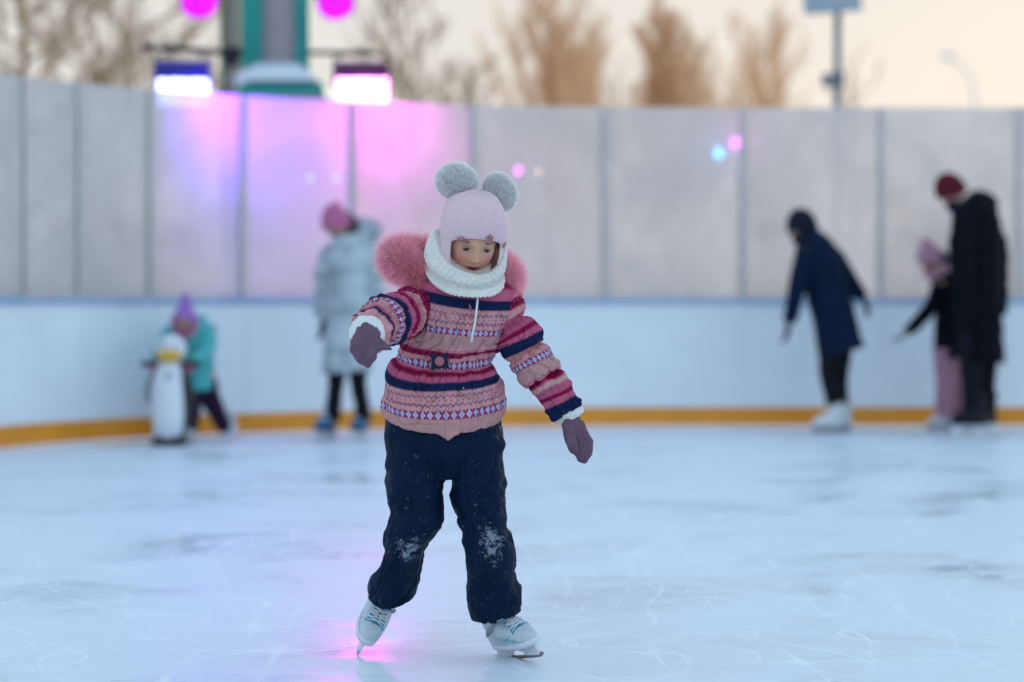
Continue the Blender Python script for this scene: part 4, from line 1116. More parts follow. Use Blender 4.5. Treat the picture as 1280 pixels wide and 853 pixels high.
# hood with fur trim
hood = loft_obj('hood', [E((536, 352), (646, 366), GY + .09, .05, -2), E((524, 338), (652, 354), GY + .12, .07, 0), E((515, 322), (652, 342), GY + .15, .085, 2), E((524, 306), (645, 328), GY + .17, .080, 0), E((545, 300), (628, 318), GY + .17, .06, 0)],
                120, 50, M_('pink_cloth') if 'pink_cloth' in MATS else mat('pink_cloth', ROSE, .7, .15, 40, .3, 200), jacket, lambda U, V, T: nzA(U * 10, T * 5, px=10) * .006)
path = [G(536, 352, .00), G(518, 343, .02), G(503, 331, .04), G(496, 323, .07), G(504, 318, .11), G(530, 316, .16), G(575, 318, .20), G(612, 326, .18), G(630, 335, .12), G(636, 343, .08), G(637, 353, .04), G(634, 364, .01)]
rad = [.012, .022, .032, .036, .033, .028, .024, .022, .020, .020, .018, .010]
Pt = tube_grid([Vector(p) for p in crom(path, np.linspace(0, 11, 60))], list(crom([[r] for r in rad], np.linspace(0, 11, 60))[:, 0]), 24)
q = MB(); q.grid(Pt, c=(.80, .33, .40)); Nf = normals(Pt)
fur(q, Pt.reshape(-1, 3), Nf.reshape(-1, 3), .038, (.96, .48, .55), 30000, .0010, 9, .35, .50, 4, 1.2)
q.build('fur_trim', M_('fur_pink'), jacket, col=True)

# snow pants
def PX(L, Rr, dy, dr, sag=0, yv=None): return E(L, Rr, GY + dy, dr, sag, yv)
def pants():
    mb_v, mb_f, mb_c, n0 = [], [], [], 0
    def addl(sts, nu, nv, seed, knee=None, fold=()):
        nonlocal n0
        P, N, U, V, T = loft(sts, nu, nv); z1, z2, z3 = Noise2(seed), Noise2(seed + 1), Noise2(seed + 2)
        d = z1(U * 6 + V * .03, V * .030, px=None) * .0075 + z2(U * 10, V * .085 + U * 2, px=None) * .0045 + z3(U * 26, V * .12, px=None) * .0014
        edge = np.minimum(1, np.minimum(T, 1 - T) * 30); ub = np.minimum(U, 1 - U); 
        z4 = Noise2(seed + 3)
        cA = z1(U * 7 + 11, V * .022 + U * 3 + 5, px=None); cB = z2(U * 12 + 5, V * .035 - U * 5 + 3, px=None)
        d = d - (.0038 * np.exp(-(cA / .08) ** 2) + .0025 * np.exp(-(cB / .07) ** 2)) * np.clip(np.minimum(U, 1 - U) * 0 + 1, 0, 1)
        for fp in fold: d = d - .0026 * g(V - fp - 9 * np.sin(U * 2 * math.pi + fp), 3.4) * (.5 + .5 * np.sin(U * 12 + fp)) + .0016 * g(V - fp - 8 - 5 * np.sin(U * 2 * math.pi + fp), 4.0)
        blend = np.clip(np.abs(U - .5) * 0 + 1, 0, 1)
        # keep noise continuous where the ring closes (the seam sits at the back)
        Uc = (U + .5) % 1; P2 = P + N * (d * np.clip((.5 - np.abs(Uc - .5)) * 14, 0, 1) * .999)[..., None] if False else P + N * (d * np.clip(np.minimum((U * 1.0), 1 - U) * 0 + 1, 0, 1))[..., None]
        c = np.zeros(P.shape); c[:] = (.0028, .0120, .034)
        if knee:
            (ku, kv, ru, rv) = knee; uu = U - np.round(U)
            nn = (z3(uu * 190 + V * .3, V * .9) * .40 + z1(uu * 90, V * .5 + uu * 30) * .45 + z2(uu * 40, V * .2) * .4)
            w_ = np.clip(1.25 - np.hypot((uu - ku) / ru, (V - kv) / rv), 0, 1)
            m_ = np.clip((w_ * 1.1 + nn * 1.0 - .62) * 1.5, 0, 1)[..., None] * .42; c = c * (1 - m_) + np.array([.50, .55, .62]) * m_
            sp = (z3(uu * 300 + 5, V * 1.6 + 9) > .965) & (V > kv - 30); c[sp] = (.16, .18, .22)
        v, f, c = grid_vf(P2, True, False, c); mb_v.append(v); mb_f.append(f + n0); mb_c.append(c.reshape(-1, 3)); n0 += len(v)
    # ring seam at the back: rotate by using front at u=0 (noise wraps at u=0/1 -> made periodic below)
    addl([PX((486, 500), (626, 500), .03, .100), PX((484, 530), (629, 532), .03, .103), PX((482, 560), (630, 560), .03, .104), PX((484, 585), (628, 585), .03, .092), PX((500, 600), (612, 598), .03, .070)], 260, 140, 400)
    addl([PX((484, 520), (562, 530), .02, .080), PX((480, 560), (561, 568), .015, .086), PX((480, 600), (556, 604), .01, .085), PX((485, 628), (552, 633), .0, .082), PX((489, 642), (552, 652), -.01, .078),
          PX((482, 662), (547, 668), .0, .076), PX((478, 684), (536, 682), .02, .070), PX((478, 692), (533, 688), .03, .066), PX((471, 708), (532, 702), .07, .070), PX((463, 728), (526, 724), .12, .074, 8),
          PX((460, 740), (522, 734), .15, .078, 17), PX((462, 742), (520, 736), .15, .072, 17), PX((468, 734), (512, 730), .15, .060, 10)], 260, 330, 410, knee=(.015, 682, .10, 26), fold=(596, 640, 690, 716))
    addl([PX((551, 520), (628, 520), .02, .080), PX((555, 560), (630, 556), .015, .086), PX((561, 600), (631, 598), .01, .084), PX((566, 630), (631, 625), .0, .080), PX((572, 652), (633, 645), -.01, .076),
          PX((580, 666), (634, 660), -.02, .070), PX((581, 684), (640, 676), -.02, .072), PX((581, 700), (643, 696), -.01, .070), PX((582, 722), (645, 716), .04, .072), PX((586, 748), (650, 740), .08, .078, 2),
          PX((590, 768), (652, 761), .10, .080, 3), PX((592, 771), (650, 764), .10, .074, 3), PX((598, 764), (644, 758), .10, .062, 3)], 260, 330, 420, knee=(.035, 678, .10, 26), fold=(606, 638, 668, 730))
    me = mesh_np(np.vstack(mb_v), np.vstack(mb_f), True, np.vstack(mb_c), 'snow_pants')
    link('snow_pants', me, M_('pants_navy'), girl)
pants()

# mittens
def mitten(ch, sd):
    me = blob_mesh(ch, .0022, 5, name='mitten'); co_ = vco(me).copy(); nz = Noise2(sd)
    nn = np.zeros(len(co_) * 3, dtype=np.float32); me.vertices.foreach_get('normal', nn); nn = nn.reshape(-1, 3)
    d = nz(co_[:, 0] * 55 + co_[:, 2] * 20, co_[:, 2] * 40 - co_[:, 0] * 25) * .0024 + nz(co_[:, 0] * 120, co_[:, 2] * 110 + co_[:, 1] * 60) * .0009
    co_ += nn * d[:, None]; me.vertices.foreach_set('co', co_.ravel().astype(np.float32)); me.update(); return link('mitten', me, M_('mitten_mauve'), girl)
def mt(px, py, dy, r): return (G(px, py, dy), r)
mitten([[mt(459, 420, -.30, .034), mt(457, 432, -.305, .038), mt(457, 442, -.315, .031), mt(459, 452, -.315, .016), mt(460, 459, -.315, .007)],
        [mt(450, 426, -.28, .024), mt(447, 436, -.295, .020), mt(453, 448, -.30, .012)],
        [mt(463, 428, -.285, .026), mt(464, 440, -.30, .018), mt(460, 450, -.30, .010)],
        [mt(464, 426, -.29, .022), mt(474, 431, -.30, .0165), mt(482, 434.5, -.30, .0095), mt(488, 436.5, -.30, .004)]], 501)
mitten([[mt(713, 525, -.03, .024), mt(718, 538, -.035, .026), mt(724, 556, -.04, .027), mt(729, 569, -.04, .020), mt(731, 576, -.04, .008)],
        [mt(714, 540, -.035, .022), mt(720, 560, -.04, .020), mt(727, 572, -.04, .010)],
        [mt(722, 535, -.035, .022), mt(732, 553, -.04, .020), mt(734, 566, -.04, .014)],
        [mt(710, 532, -.06, .017), mt(712, 545, -.078, .0150), mt(716, 557, -.082, .0130), mt(719, 564, -.080, .0075)]], 502)
# skates
GK = dict(mat='boot_pale', upper=(.50, .56, .60), detail=True, h=.044, hold='boot_sole', blade='steel_worn')
pr = W(648, 822, 6.40); pr.z = .0
skate(girl, (pr.x + .004, 6.41, .0), (math.sin(R(36)), -math.cos(R(36)), 0), (-.42, -.10, .90), .98, GK)
plf = W(446, 818, 6.46)
fl_ = Vector((-.10, -.92, -.38)).normalized(); ul_ = Vector((.52, -.34, .80)); ul_ = (ul_ - fl_ * ul_.dot(fl_)).normalized(); ol_ = Vector((plf.x, 6.46, .002)) - fl_ * .115 - ul_ * .004
skate(girl, ol_, fl_, ul_, .96, dict(GK, blade='steel'))

# ------------------------------------------------------------------ background people
def bgbody(root, chains, HMx, k, skin=(.50, .30, .23), voxel=.0055):
    chains = [[(p_, r_ * (.9 if i == 0 else .50)) if i < 6 else (p_, r_) for p_, r_ in c] for i, c in enumerate(chains)]
    hg = head_grid(HMx, k, 90, 80); hv, hf, _ = grid_vf(hg, True, True)
    me = blob_mesh(chains, voxel, 1, extra=[(hv, hf)], name='body'); set_col(me, head_cols(vco(me), HMx, k, skin, .5)); return link('body', me, M_('skin'), root)
def eyes(root, HMx, k):
    for s_ in (-1, 1):
        q = MB(); ellipsoid(q, HMx @ Vector((s_ * .024 * k, -.0765 * k, -.002 * k)), .0095 * k, .006 * k, .0045 * k, HMx, None, 12, 8); q.build('eye', M_('eye_dark'), root)
def cap(name, HMx, k, m, root, top=1.25, full=False, pt=0.0, low=-.25):
    """knitted hat shell over the skull in head space; its brim lies above the brow and behind the face"""
    nu, nv = 72, 44; P = np.zeros((nv, nu, 3)); z = Noise2(77)
    for i in range(nv):
        for j in range(nu):
            t = 2 * math.pi * j / nu; fr_ = (math.cos(t) + 1) / 2       # 1 at the front
            a_end = math.pi * (.5 - .07 * fr_ ** 2 + (-low) * .5 * (1 - fr_) ** .6) if not full else math.pi * (.44 + .30 * (1 - fr_ ** 3))
            a = a_end * i / (nv - 1)
            r = 1.10 + .012 * math.sin(j * 2 * math.pi / nu * 24) + (.03 if i > nv - 8 else 0)
            x = .074 * r * math.sin(a) * math.sin(t); y = -.091 * r * math.sin(a) * math.cos(t); zz = .100 * r * math.cos(a)
            if zz > 0: zz *= top
            if pt: 
                w_ = max(0, zz / .12) ** 1.3; x *= 1 - pt * min(w_, 1); y *= 1 - pt * min(w_, 1)
            P[i, j] = HMx @ Vector((x * k, y * k, zz * k))
    q = MB(); q.grid(P, caps=False); return q.build(name, m, root)
def coat(root, sts, m, nu=120, nv=120, amp=.012, quilt=0, seed=1, name='coat', colf=None):
    z = Noise2(seed)
    def disp(U, V, T):
        d = z(U * 9, T * 7, px=9) * amp + z(U * 22, T * 16, px=22) * amp * .35
        if quilt: d = d + .012 * np.abs(np.sin(T * math.pi * quilt)) ** .6
        return d
    return loft_obj(name, sts, nu, nv, m, root, disp, colf)
def limb(root, name, pts, rs, m, quilt=0, seed=1, amp=.006, colf=None):
    z = Noise2(seed)
    def disp(U, V, T):
        d = z(U * 7, T * 9, px=7) * amp
        if quilt: d = d + .009 * np.abs(np.sin(T * math.pi * quilt)) ** .6
        return d
    return loft_obj(name, path_st(pts, rs), 60, 70, m, root, disp, colf)
def glove(root, ch, m):
    ch = [[(p_, r_ + .0045) for p_, r_ in c] for c in ch]; return link('glove', blob_mesh(ch, .0045, 2, name='glove'), m, root)

# woman in the long pale puffer coat
YW = 16.45
def Wp(px, py, dy=0.0): return W(px, py, YW + dy)
wo = thing('person', Wp(430, 550).xy.to_3d(), 'woman in a long pale grey puffer coat and pink knitted hat standing behind the girl', 'person')
Hw = head_matrix(Wp(421, 281), -35, 24, -6)
hl = hand_chains(Wp(405, 400, .02), (-.1, -.1, -1), (0, -1, .0), .95); hr = hand_chains(Wp(466, 398, .05), (.1, -.2, -1), (0, -1, 0), .95)
bgbody(wo, [[(Wp(427, 296), .055), (Wp(434, 325), .10), (Wp(436, 380), .11), (Wp(434, 420), .13)], [(Wp(416, 322), .05), (Wp(454, 322), .05)],
            [(Wp(416, 322), .05), (Wp(407, 360, .02), .042), (Wp(405, 400, .02), .03)], [(Wp(454, 322), .05), (Wp(464, 360, .04), .042), (Wp(466, 398, .05), .03)],
            [(Wp(424, 425), .085), (Wp(420, 480), .052), (Wp(417, 530), .04)], [(Wp(445, 425), .085), (Wp(450, 480), .052), (Wp(453, 530), .04)]] + hl + hr, Hw, 1.05)
eyes(wo, Hw, 1.05)
ht = cap('hat', Hw, 1.12, M_('wool_pink'), wo, 1.2)
q = MB(); ellipsoid(q, Hw @ Vector((0, .06, .115)), .03, .03, .03); 
q.build('pompom', M_('wool_pink'), ht)
q = MB(); q.tube([Wp(433, 268, .05), Wp(441, 280, .05), Wp(440, 298, .02), Wp(430, 312, -.06)], [.03, .05, .05, .03], 12); q.build('hair', M_('hair_dark'), wo)
def greyquilt(U, V, T):
    z = Noise2(55); c = np.zeros(U.shape + (3,)); c[:] = (.42, .48, .50); s_ = (z(U * 14, T * 16, px=14) * .10 + np.where(np.sin(T * 40) > .75, -.10, 0))[..., None]
    return np.clip(c + s_, .1, 1)
cw = coat(wo, [E((420, 296), (452, 290), YW, .10), E((410, 308), (462, 300), YW, .15), E((407, 325), (466, 318), YW, .17), E((408, 365), (468, 360), YW, .17), E((406, 410), (466, 408), YW, .18),
               E((405, 450), (464, 448), YW, .19), E((406, 464), (462, 463), YW, .185), E((410, 460), (458, 460), YW, .17)], M_('coat_grey'), quilt=9, colf=greyquilt, seed=3)
limb(cw, 'sleeve', [Wp(417, 312), Wp(410, 335, .02), Wp(407, 365, .03), Wp(405, 392, .03), Wp(405, 398, .03)], [.07, .078, .07, .06, .045], M_('coat_grey'), 5, 4, colf=greyquilt)
limb(cw, 'sleeve', [Wp(456, 306), Wp(464, 335, .03), Wp(467, 365, .05), Wp(467, 392, .06), Wp(467, 398, .06)], [.07, .078, .07, .06, .045], M_('coat_grey'), 5, 5, colf=greyquilt)
q = MB(); ellipsoid(q, Wp(455, 289, .10), .10, .09, .075); p_, n_ = ball_pts(Wp(455, 289, .10), .095, .085, .07, 900, 5); fur(q, p_, n_, .05, (.5, .5, .5), 1500, .004, 5, .3, .4)
q.build('hood', M_('fur_pale'), cw)
glove(wo, hl, M_('glove_dark')); glove(wo, hr, M_('glove_dark'))
tr = limb(wo, 'trousers', [Wp(423, 440), Wp(420, 480), Wp(417, 512), Wp(416, 526)], [.085, .056, .05, .05], M_('trouser_black'), 0, 6)
q_ = limb(wo, 'trousers', [Wp(445, 440), Wp(448, 480), Wp(453, 512), Wp(455, 526)], [.085, .056, .05, .05], M_('trouser_black'), 0, 7)
WB = dict(mat='boot_blue', upper=(.30, .42, .55), low=(.02, .08, .16), mid=(.03, .12, .24), hold='boot_sole', sole='boot_black')
skate(wo, (Wp(408, 550).x, YW, 0), (-.45, -.9, 0), (.04, 0, 1), 1.25, WB)
skate(wo, (Wp(451, 550).x, YW + .02, 0), (-.25, -.97, 0), (0, 0, 1), 1.25, WB)

# child in teal pushing the penguin aid
YT = 16.35
def Tp(px, py, dy=0.0): return W(px, py, YT + dy)
te = thing('person', Tp(250, 548).xy.to_3d(), 'child in a teal jacket and purple hat leaning over a white penguin skating aid', 'person')
Ht = head_matrix(Tp(231, 400, -.12), 4, 14, 3)
h1 = hand_chains(Tp(196, 452, -.20), (-.2, -.4, -.9), (1, -.2, 0), .7, 1.0); h2 = hand_chains(Tp(237, 453, -.20), (-.2, -.4, -.9), (-1, -.2, 0), .7, 1.0)
bgbody(te, [[(Tp(234, 413, -.08), .045), (Tp(240, 425, .0), .085), (Tp(250, 455, .08), .09), (Tp(254, 478, .12), .10)], [(Tp(214, 422, -.02), .045), (Tp(256, 418, .0), .045)],
            [(Tp(214, 422, -.02), .042), (Tp(203, 438, -.10), .035), (Tp(196, 452, -.20), .025)], [(Tp(256, 418, .0), .042), (Tp(256, 440, -.08), .035), (Tp(237, 453, -.20), .025)],
            [(Tp(260, 482, .12), .07), (Tp(268, 510, .16), .05), (Tp(280, 536, .22), .035)], [(Tp(246, 482, .10), .07), (Tp(240, 510, .04), .05), (Tp(236, 536, .06), .035)]] + h1 + h2, Ht, .92)
eyes(te, Ht, .92)
ht = cap('hat', Ht, .96, M_('wool_purple'), te, 1.8, pt=.38)
q = MB(); q.tube([Tp(216, 396, -.12), Tp(218, 412, -.16), Tp(230, 421, -.18), Tp(243, 414, -.16), Tp(246, 396, -.08)], .017, 10); q.build('scarf', M_('wool_pink'), te)
ct_ = coat(te, [E((222, 402), (248, 394), YT, .08), E((210, 412), (258, 396), YT + .02, .13, 2), E((211, 426), (264, 414), YT + .05, .15), E((222, 446), (266, 440), YT + .08, .14), E((230, 468), (268, 464), YT + .10, .14),
                E((234, 486), (269, 483), YT + .12, .15), E((236, 489), (266, 487), YT + .12, .14), E((242, 484), (262, 484), YT + .12, .12)], M_('coat_teal'), amp=.010, seed=9)
ct_.name = 'jacket'
limb(ct_, 'sleeve', [Tp(216, 414), Tp(208, 428, -.07), Tp(200, 442, -.14), Tp(197, 450, -.19)], [.062, .058, .05, .042], M_('coat_teal'), 0, 10)
limb(ct_, 'sleeve', [Tp(256, 408), Tp(260, 430, -.04), Tp(252, 445, -.12), Tp(240, 452, -.18)], [.062, .058, .05, .042], M_('coat_teal'), 0, 11)
q = MB(); ellipsoid(q, Tp(265, 411, .05), .035, .035, .03); q.build('hood_tassel', M_('wool_pink'), ct_)
glove(te, h1, M_('glove_pink')); glove(te, h2, M_('glove_pink'))
limb(te, 'trousers', [Tp(258, 478, .12), Tp(264, 500, .14), Tp(273, 520, .18), Tp(281, 537, .22)], [.082, .066, .058, .052], M_('trouser_plum'), 0, 12)
limb(te, 'trousers', [Tp(248, 478, .10), Tp(242, 500, .04), Tp(239, 520, .05), Tp(237, 536, .06)], [.082, .066, .058, .052], M_('trouser_plum'), 0, 13)
TB_ = dict(mat='boot_pale', upper=(.52, .56, .60), low=(.50, .52, .56), hold='boot_sole')
skate(te, (Tp(285, 546).x, YT + .30, .008), (-.35, -.9, -.25), (-.25, -.15, .9), .85, TB_)
skate(te, (Tp(236, 546).x, YT + .08, .0), (-.3, -.95, 0), (0, 0, 1), .85, TB_)

# penguin skating aid
YP = 15.9
def Pp(px, py, dy=0.0): return W(px, py, YP + dy)
pg = thing('penguin_skating_aid', Pp(212, 557).xy.to_3d(), 'white plastic penguin skating aid with yellow beak and black feet on the ice', 'skating aid')
def pcol(U, V, T):
    uu = U - np.round(U); c = np.zeros(U.shape + (3,)); c[:] = (.72, .75, .78); c[(uu > .145) | (uu < -.24)] = (.02, .025, .035); return c
def noz(U, V, T): return 0 * U
loft_obj('body', [E((202, 450), (222, 450), YP, .06), E((197, 458), (230, 458), YP, .10), E((191, 480), (234, 480), YP, .13), E((189, 505), (237, 505), YP, .15), E((191, 530), (236, 530), YP, .15), E((193, 545), (232, 545), YP, .13), E((198, 549), (228, 549), YP, .11)],
         80, 80, M_('penguin'), pg, noz, pcol)
q = MB(); c_ = Pp(214, 437); hr_ = 18.5 * YP / FPX
P = np.zeros((40, 60, 3)); colr = np.zeros((40, 60, 3)); colr[:] = (.74, .77, .80)
for i in range(40):
    for j in range(60):
        a = math.pi * (i + .01) / 39.02; t = 2 * math.pi * j / 60; d = Vector((math.sin(a) * math.sin(t), -math.sin(a) * math.cos(t), math.cos(a))); P[i, j] = c_ + Vector((d.x * hr_ * 1.03, d.y * hr_, d.z * hr_))
        if d.y > .25: colr[i, j] = (.02, .025, .035)
q.grid(P, c=colr); hd = q.build('head', M_('penguin'), pg, col=True)
q = MB(); ellipsoid(q, c_ + Vector((-.002, -.070, -.036)), .088, .062, .040); q.build('beak', M_('plastic_yellow'), hd)
for s_ in (-1, 1):
    q = MB(); ellipsoid(q, c_ + Vector((s_ * .034, -.086, .030)), .011, .008, .015); q.build('eye', M_('plastic_black'), hd)
for s_, xx in ((-1, (199, 187, 178)), (1, (228, 240, 250))):
    q = MB(); q.tube([Pp(xx[0], 455), Pp(xx[1], 455), Pp(xx[2], 455)], .014, 10); q.tube([Pp(xx[1], 455), Pp(xx[2] + (-1 if s_ < 0 else 1), 455)], .021, 10); q.build('handle', M_('plastic_black'), pg)
for s_, pts_ in ((-1, ((193, 462), (186, 478), (184, 495), (188, 506))), (1, ((231, 462), (237, 480), (240, 500), (238, 514)))):
    loft_obj('flipper', [ringst(Pp(x, y, .03), Vector((.010 + .006 * (k in (1, 2)), 0, 0)), Vector((0, -.045 + .012 * (k == 3), 0)), 2, 0) for k, (x, y) in enumerate(pts_)], 30, 30, M_('strap_grey') if s_ < 0 else M_('plastic_black'), pg, noz)
for s_ in (-1, 1):
    q = MB(); ellipsoid(q, Pp(212 + s_ * 11, 551, -.05) , .062, .13, .032); q.build('foot', M_('plastic_black'), pg)
q = MB(); a = Pp(190, 557); q.tube([Vector((Pp(212, 557).x, YP, .0)), Vector((Pp(212, 557).x, YP, .03))], [.13, .12], 40); q.build('base', M_('plastic_black'), pg)
q = MB(); cc_ = Pp(211, 470, -.138); q.prism([(.028 * math.cos(t), .012 * math.sin(t)) for t in np.linspace(0, 2 * math.pi, 20, endpoint=False)], cc_, Vector((1, 0, 0)), Vector((0, -.2, .98)), Vector((0, -1, 0)), .012); q.build('belly_badge', M_('plastic_blue'), pg)

# skater in the navy coat, leaning forward to the left
YN = 17.25
def Np(px, py, dy=0.0): return W(px, py, YN + dy)
na = thing('person', Np(1042, 542).xy.to_3d(), 'skater in a knee length dark navy coat and white skates leaning to the left', 'person')
Hn = head_matrix(Np(1003, 284), -68, 22, -4)
h1 = hand_chains(Np(986, 404, -.05), (-.15, -.2, -1), (0, -1, 0), 1.0); h2 = hand_chains(Np(1078, 372, .1), (.45, .1, -.9), (0, -1, 0), 1.0)
bgbody(na, [[(Np(1008, 296), .055), (Np(1018, 320), .10), (Np(1035, 370), .11), (Np(1048, 410), .13)], [(Np(1008, 315, -.16), .055), (Np(1026, 312, .16), .055)],
            [(Np(1008, 315, -.14), .052), (Np(996, 362, -.10), .042), (Np(986, 404, -.05), .03)], [(Np(1026, 312, .14), .052), (Np(1056, 345, .14), .042), (Np(1078, 372, .1), .03)],
            [(Np(1046, 425, -.07), .09), (Np(1040, 475, -.07), .06), (Np(1046, 520, -.07), .045)], [(Np(1050, 425, .08), .09), (Np(1046, 475, .10), .06), (Np(1052, 520, .12), .045)]] + h1 + h2, Hn, 1.06)
eyes(na, Hn, 1.06)
cap('hat', Hn, 1.14, M_('wool_dark'), na, 1.1, full=True)
q = MB(); q.tube([Np(996, 298, -.02), Np(1004, 303, -.09), Np(1016, 303, -.04), Np(1019, 297, .06)], .045, 12); q.build('scarf', M_('wool_dark'), na)
cn = coat(na, [E((999, 300), (1024, 290), YN, .12), E((995, 312), (1038, 298), YN, .20), E((998, 335), (1048, 320), YN, .21), E((1008, 365), (1058, 352), YN, .19), E((1014, 392), (1066, 380), YN, .20), E((1019, 420), (1073, 408), YN, .22),
               E((1022, 444), (1080, 430), YN, .24), E((1025, 444), (1076, 432), YN, .22), E((1030, 436), (1070, 426), YN, .19)], M_('coat_navy'), amp=.014, seed=21)
limb(cn, 'sleeve', [Np(1008, 312, -.13), Np(1002, 340, -.13), Np(995, 368, -.10), Np(989, 392, -.06), Np(987, 402, -.05)], [.075, .075, .065, .055, .048], M_('coat_navy'), 0, 22)
limb(cn, 'sleeve', [Np(1028, 306, .12), Np(1046, 328, .14), Np(1060, 348, .14), Np(1073, 366, .11), Np(1078, 372, .1)], [.075, .075, .065, .055, .048], M_('coat_navy'), 0, 23)
glove(na, h1, M_('glove_dark')); glove(na, h2, M_('glove_dark'))
limb(na, 'trousers', [Np(1040, 430, -.07), Np(1036, 465, -.07), Np(1040, 490, -.07), Np(1042, 505, -.07)], [.10, .07, .06, .058], M_('trouser_black'), 0, 24)
limb(na, 'trousers', [Np(1050, 430, .08), Np(1048, 465, .10), Np(1050, 490, .12), Np(1051, 505, .12)], [.10, .07, .06, .058], M_('trouser_black'), 0, 25)
NB = dict(mat='boot_pale', upper=(.60, .64, .64), low=(.50, .52, .52), hold='strap_grey', sole='boot_sole')
skate(na, (Np(1034, 541).x, YN - .09, 0), (-.93, -.36, 0), (.05, 0, 1), 1.12, NB)
skate(na, (Np(1050, 541).x, YN + .12, 0), (-.90, -.30, 0), (.05, 0, 1), 1.12, NB)

# small child with the pink trousers
YK = 17.62
def Kp(px, py, dy=0.0): return W(px, py, YK + dy)
kd = thing('person', Kp(1190, 538).xy.to_3d(), 'small child in a dark jacket, pale pink hat and pink trousers beside the tall man', 'person')
Hk = head_matrix(Kp(1163, 324), -72, 18, 0)
h1 = hand_chains(Kp(1131, 418, -.04), (-.8, 0, -.6), (0, -1, 0), .75); h2 = hand_chains(Kp(1207, 400, .12), (.3, 0, -1), (0, -1, 0), .75)
bgbody(kd, [[(Kp(1170, 340), .045), (Kp(1182, 360), .085), (Kp(1188, 400), .09), (Kp(1191, 435), .10)], [(Kp(1178, 354, -.11), .045), (Kp(1184, 354, .11), .045)],
            [(Kp(1178, 354, -.11), .045), (Kp(1162, 388, -.08), .036), (Kp(1131, 418, -.04), .025)], [(Kp(1184, 354, .11), .045), (Kp(1202, 380, .12), .036), (Kp(1207, 400, .12), .025)],
            [(Kp(1184, 440, -.05), .075), (Kp(1182, 480, -.05), .055), (Kp(1180, 520, -.05), .04)], [(Kp(1194, 440, .06), .075), (Kp(1198, 480, .06), .055), (Kp(1200, 520, .06), .04)]] + h1 + h2, Hk, .95)
eyes(kd, Hk, .95)
ht = cap('hat', Hk, 1.05, M_('wool_palepink'), kd, 1.4, pt=.35)
q = MB(); ellipsoid(q, Kp(1176, 322, .02), .055, .07, .06); q.build('hood', M_('coat_navy'), kd)
q = MB(); q.tube([Kp(1158, 341, .0), Kp(1164, 347, -.08), Kp(1178, 343, -.05), Kp(1184, 334, .03), Kp(1172, 344, .08), Kp(1158, 341, 0)], .034, 12); q.build('scarf', M_('wool_palepink'), kd)
ck_ = coat(kd, [E((1172, 346), (1190, 338), YK, .09), E((1168, 356), (1200, 345), YK, .14), E((1168, 378), (1208, 370), YK, .15), E((1168, 405), (1210, 400), YK, .15), E((1167, 435), (1212, 432), YK, .16), E((1167, 448), (1212, 447), YK, .16), E((1172, 444), (1208, 444), YK, .14)], M_('coat_black'), amp=.010, seed=31)
ck_.name = 'jacket'
limb(ck_, 'sleeve', [Kp(1176, 356, -.10), Kp(1166, 380, -.10), Kp(1150, 400, -.07), Kp(1134, 415, -.04)], [.062, .056, .048, .040], M_('coat_black'), 0, 32)
limb(ck_, 'sleeve', [Kp(1186, 354, .10), Kp(1200, 374, .12), Kp(1206, 388, .12), Kp(1207, 398, .12)], [.062, .056, .048, .040], M_('coat_black'), 0, 33)
glove(kd, h1, M_('strap_grey')); glove(kd, h2, M_('strap_grey'))
limb(kd, 'trousers', [Kp(1183, 436, -.05), Kp(1182, 475, -.05), Kp(1181, 505, -.05), Kp(1180, 523, -.05)], [.095, .072, .068, .062], M_('trouser_pink'), 0, 34)
limb(kd, 'trousers', [Kp(1197, 436, .06), Kp(1199, 475, .06), Kp(1200, 505, .06), Kp(1202, 523, .06)], [.095, .072, .068, .062], M_('trouser_pink'), 0, 35)
skate(kd, (Kp(1174, 538).x, YK - .06, 0), (-.9, -.4, 0), (.03, 0, 1), .95, NB)
skate(kd, (Kp(1198, 538).x, YK + .08, 0), (-.85, -.3, 0), (0, 0, 1), .95, NB)

# tall man in the long black coat
YM = 17.1
def Mp(px, py, dy=0.0): return W(px, py, YM + dy)
mn = thing('person', Mp(1222, 543).xy.to_3d(), 'tall man in a long black padded coat and dark red beanie looking down', 'person')
Hm = head_matrix(Mp(1189, 240), -62, 38, -2)
h1 = hand_chains(Mp(1213, 415, -.16), (-.1, -.2, -1), (-.6, -.6, 0), 1.0); h2 = hand_chains(Mp(1246, 395, .1), (.05, -.1, -1), (0, -1, 0), 1.0)
bgbody(mn, [[(Mp(1196, 254), .062), (Mp(1212, 280), .12), (Mp(1222, 350), .13), (Mp(1225, 400), .14)], [(Mp(1206, 272, -.19), .06), (Mp(1224, 272, .19), .06)],
            [(Mp(1206, 272, -.19), .06), (Mp(1206, 345, -.20), .048), (Mp(1213, 415, -.16), .034)], [(Mp(1224, 272, .19), .06), (Mp(1242, 340, .18), .048), (Mp(1246, 395, .1), .034)],
            [(Mp(1216, 415, -.09), .10), (Mp(1216, 475, -.09), .066), (Mp(1216, 520, -.09), .05)], [(Mp(1230, 415, .09), .10), (Mp(1232, 475, .09), .066), (Mp(1234, 520, .09), .05)]] + h1 + h2, Hm, 1.10)
eyes(mn, Hm, 1.10)
cap('beanie', Hm, 1.17, M_('wool_maroon'), mn, 1.15)
q = MB(); q.tube([Mp(1190, 257, -.02), Mp(1197, 262, -.09), Mp(1209, 258, -.08), Mp(1214, 250, .02)], .05, 12); q.build('scarf', M_('wool_dark'), mn)
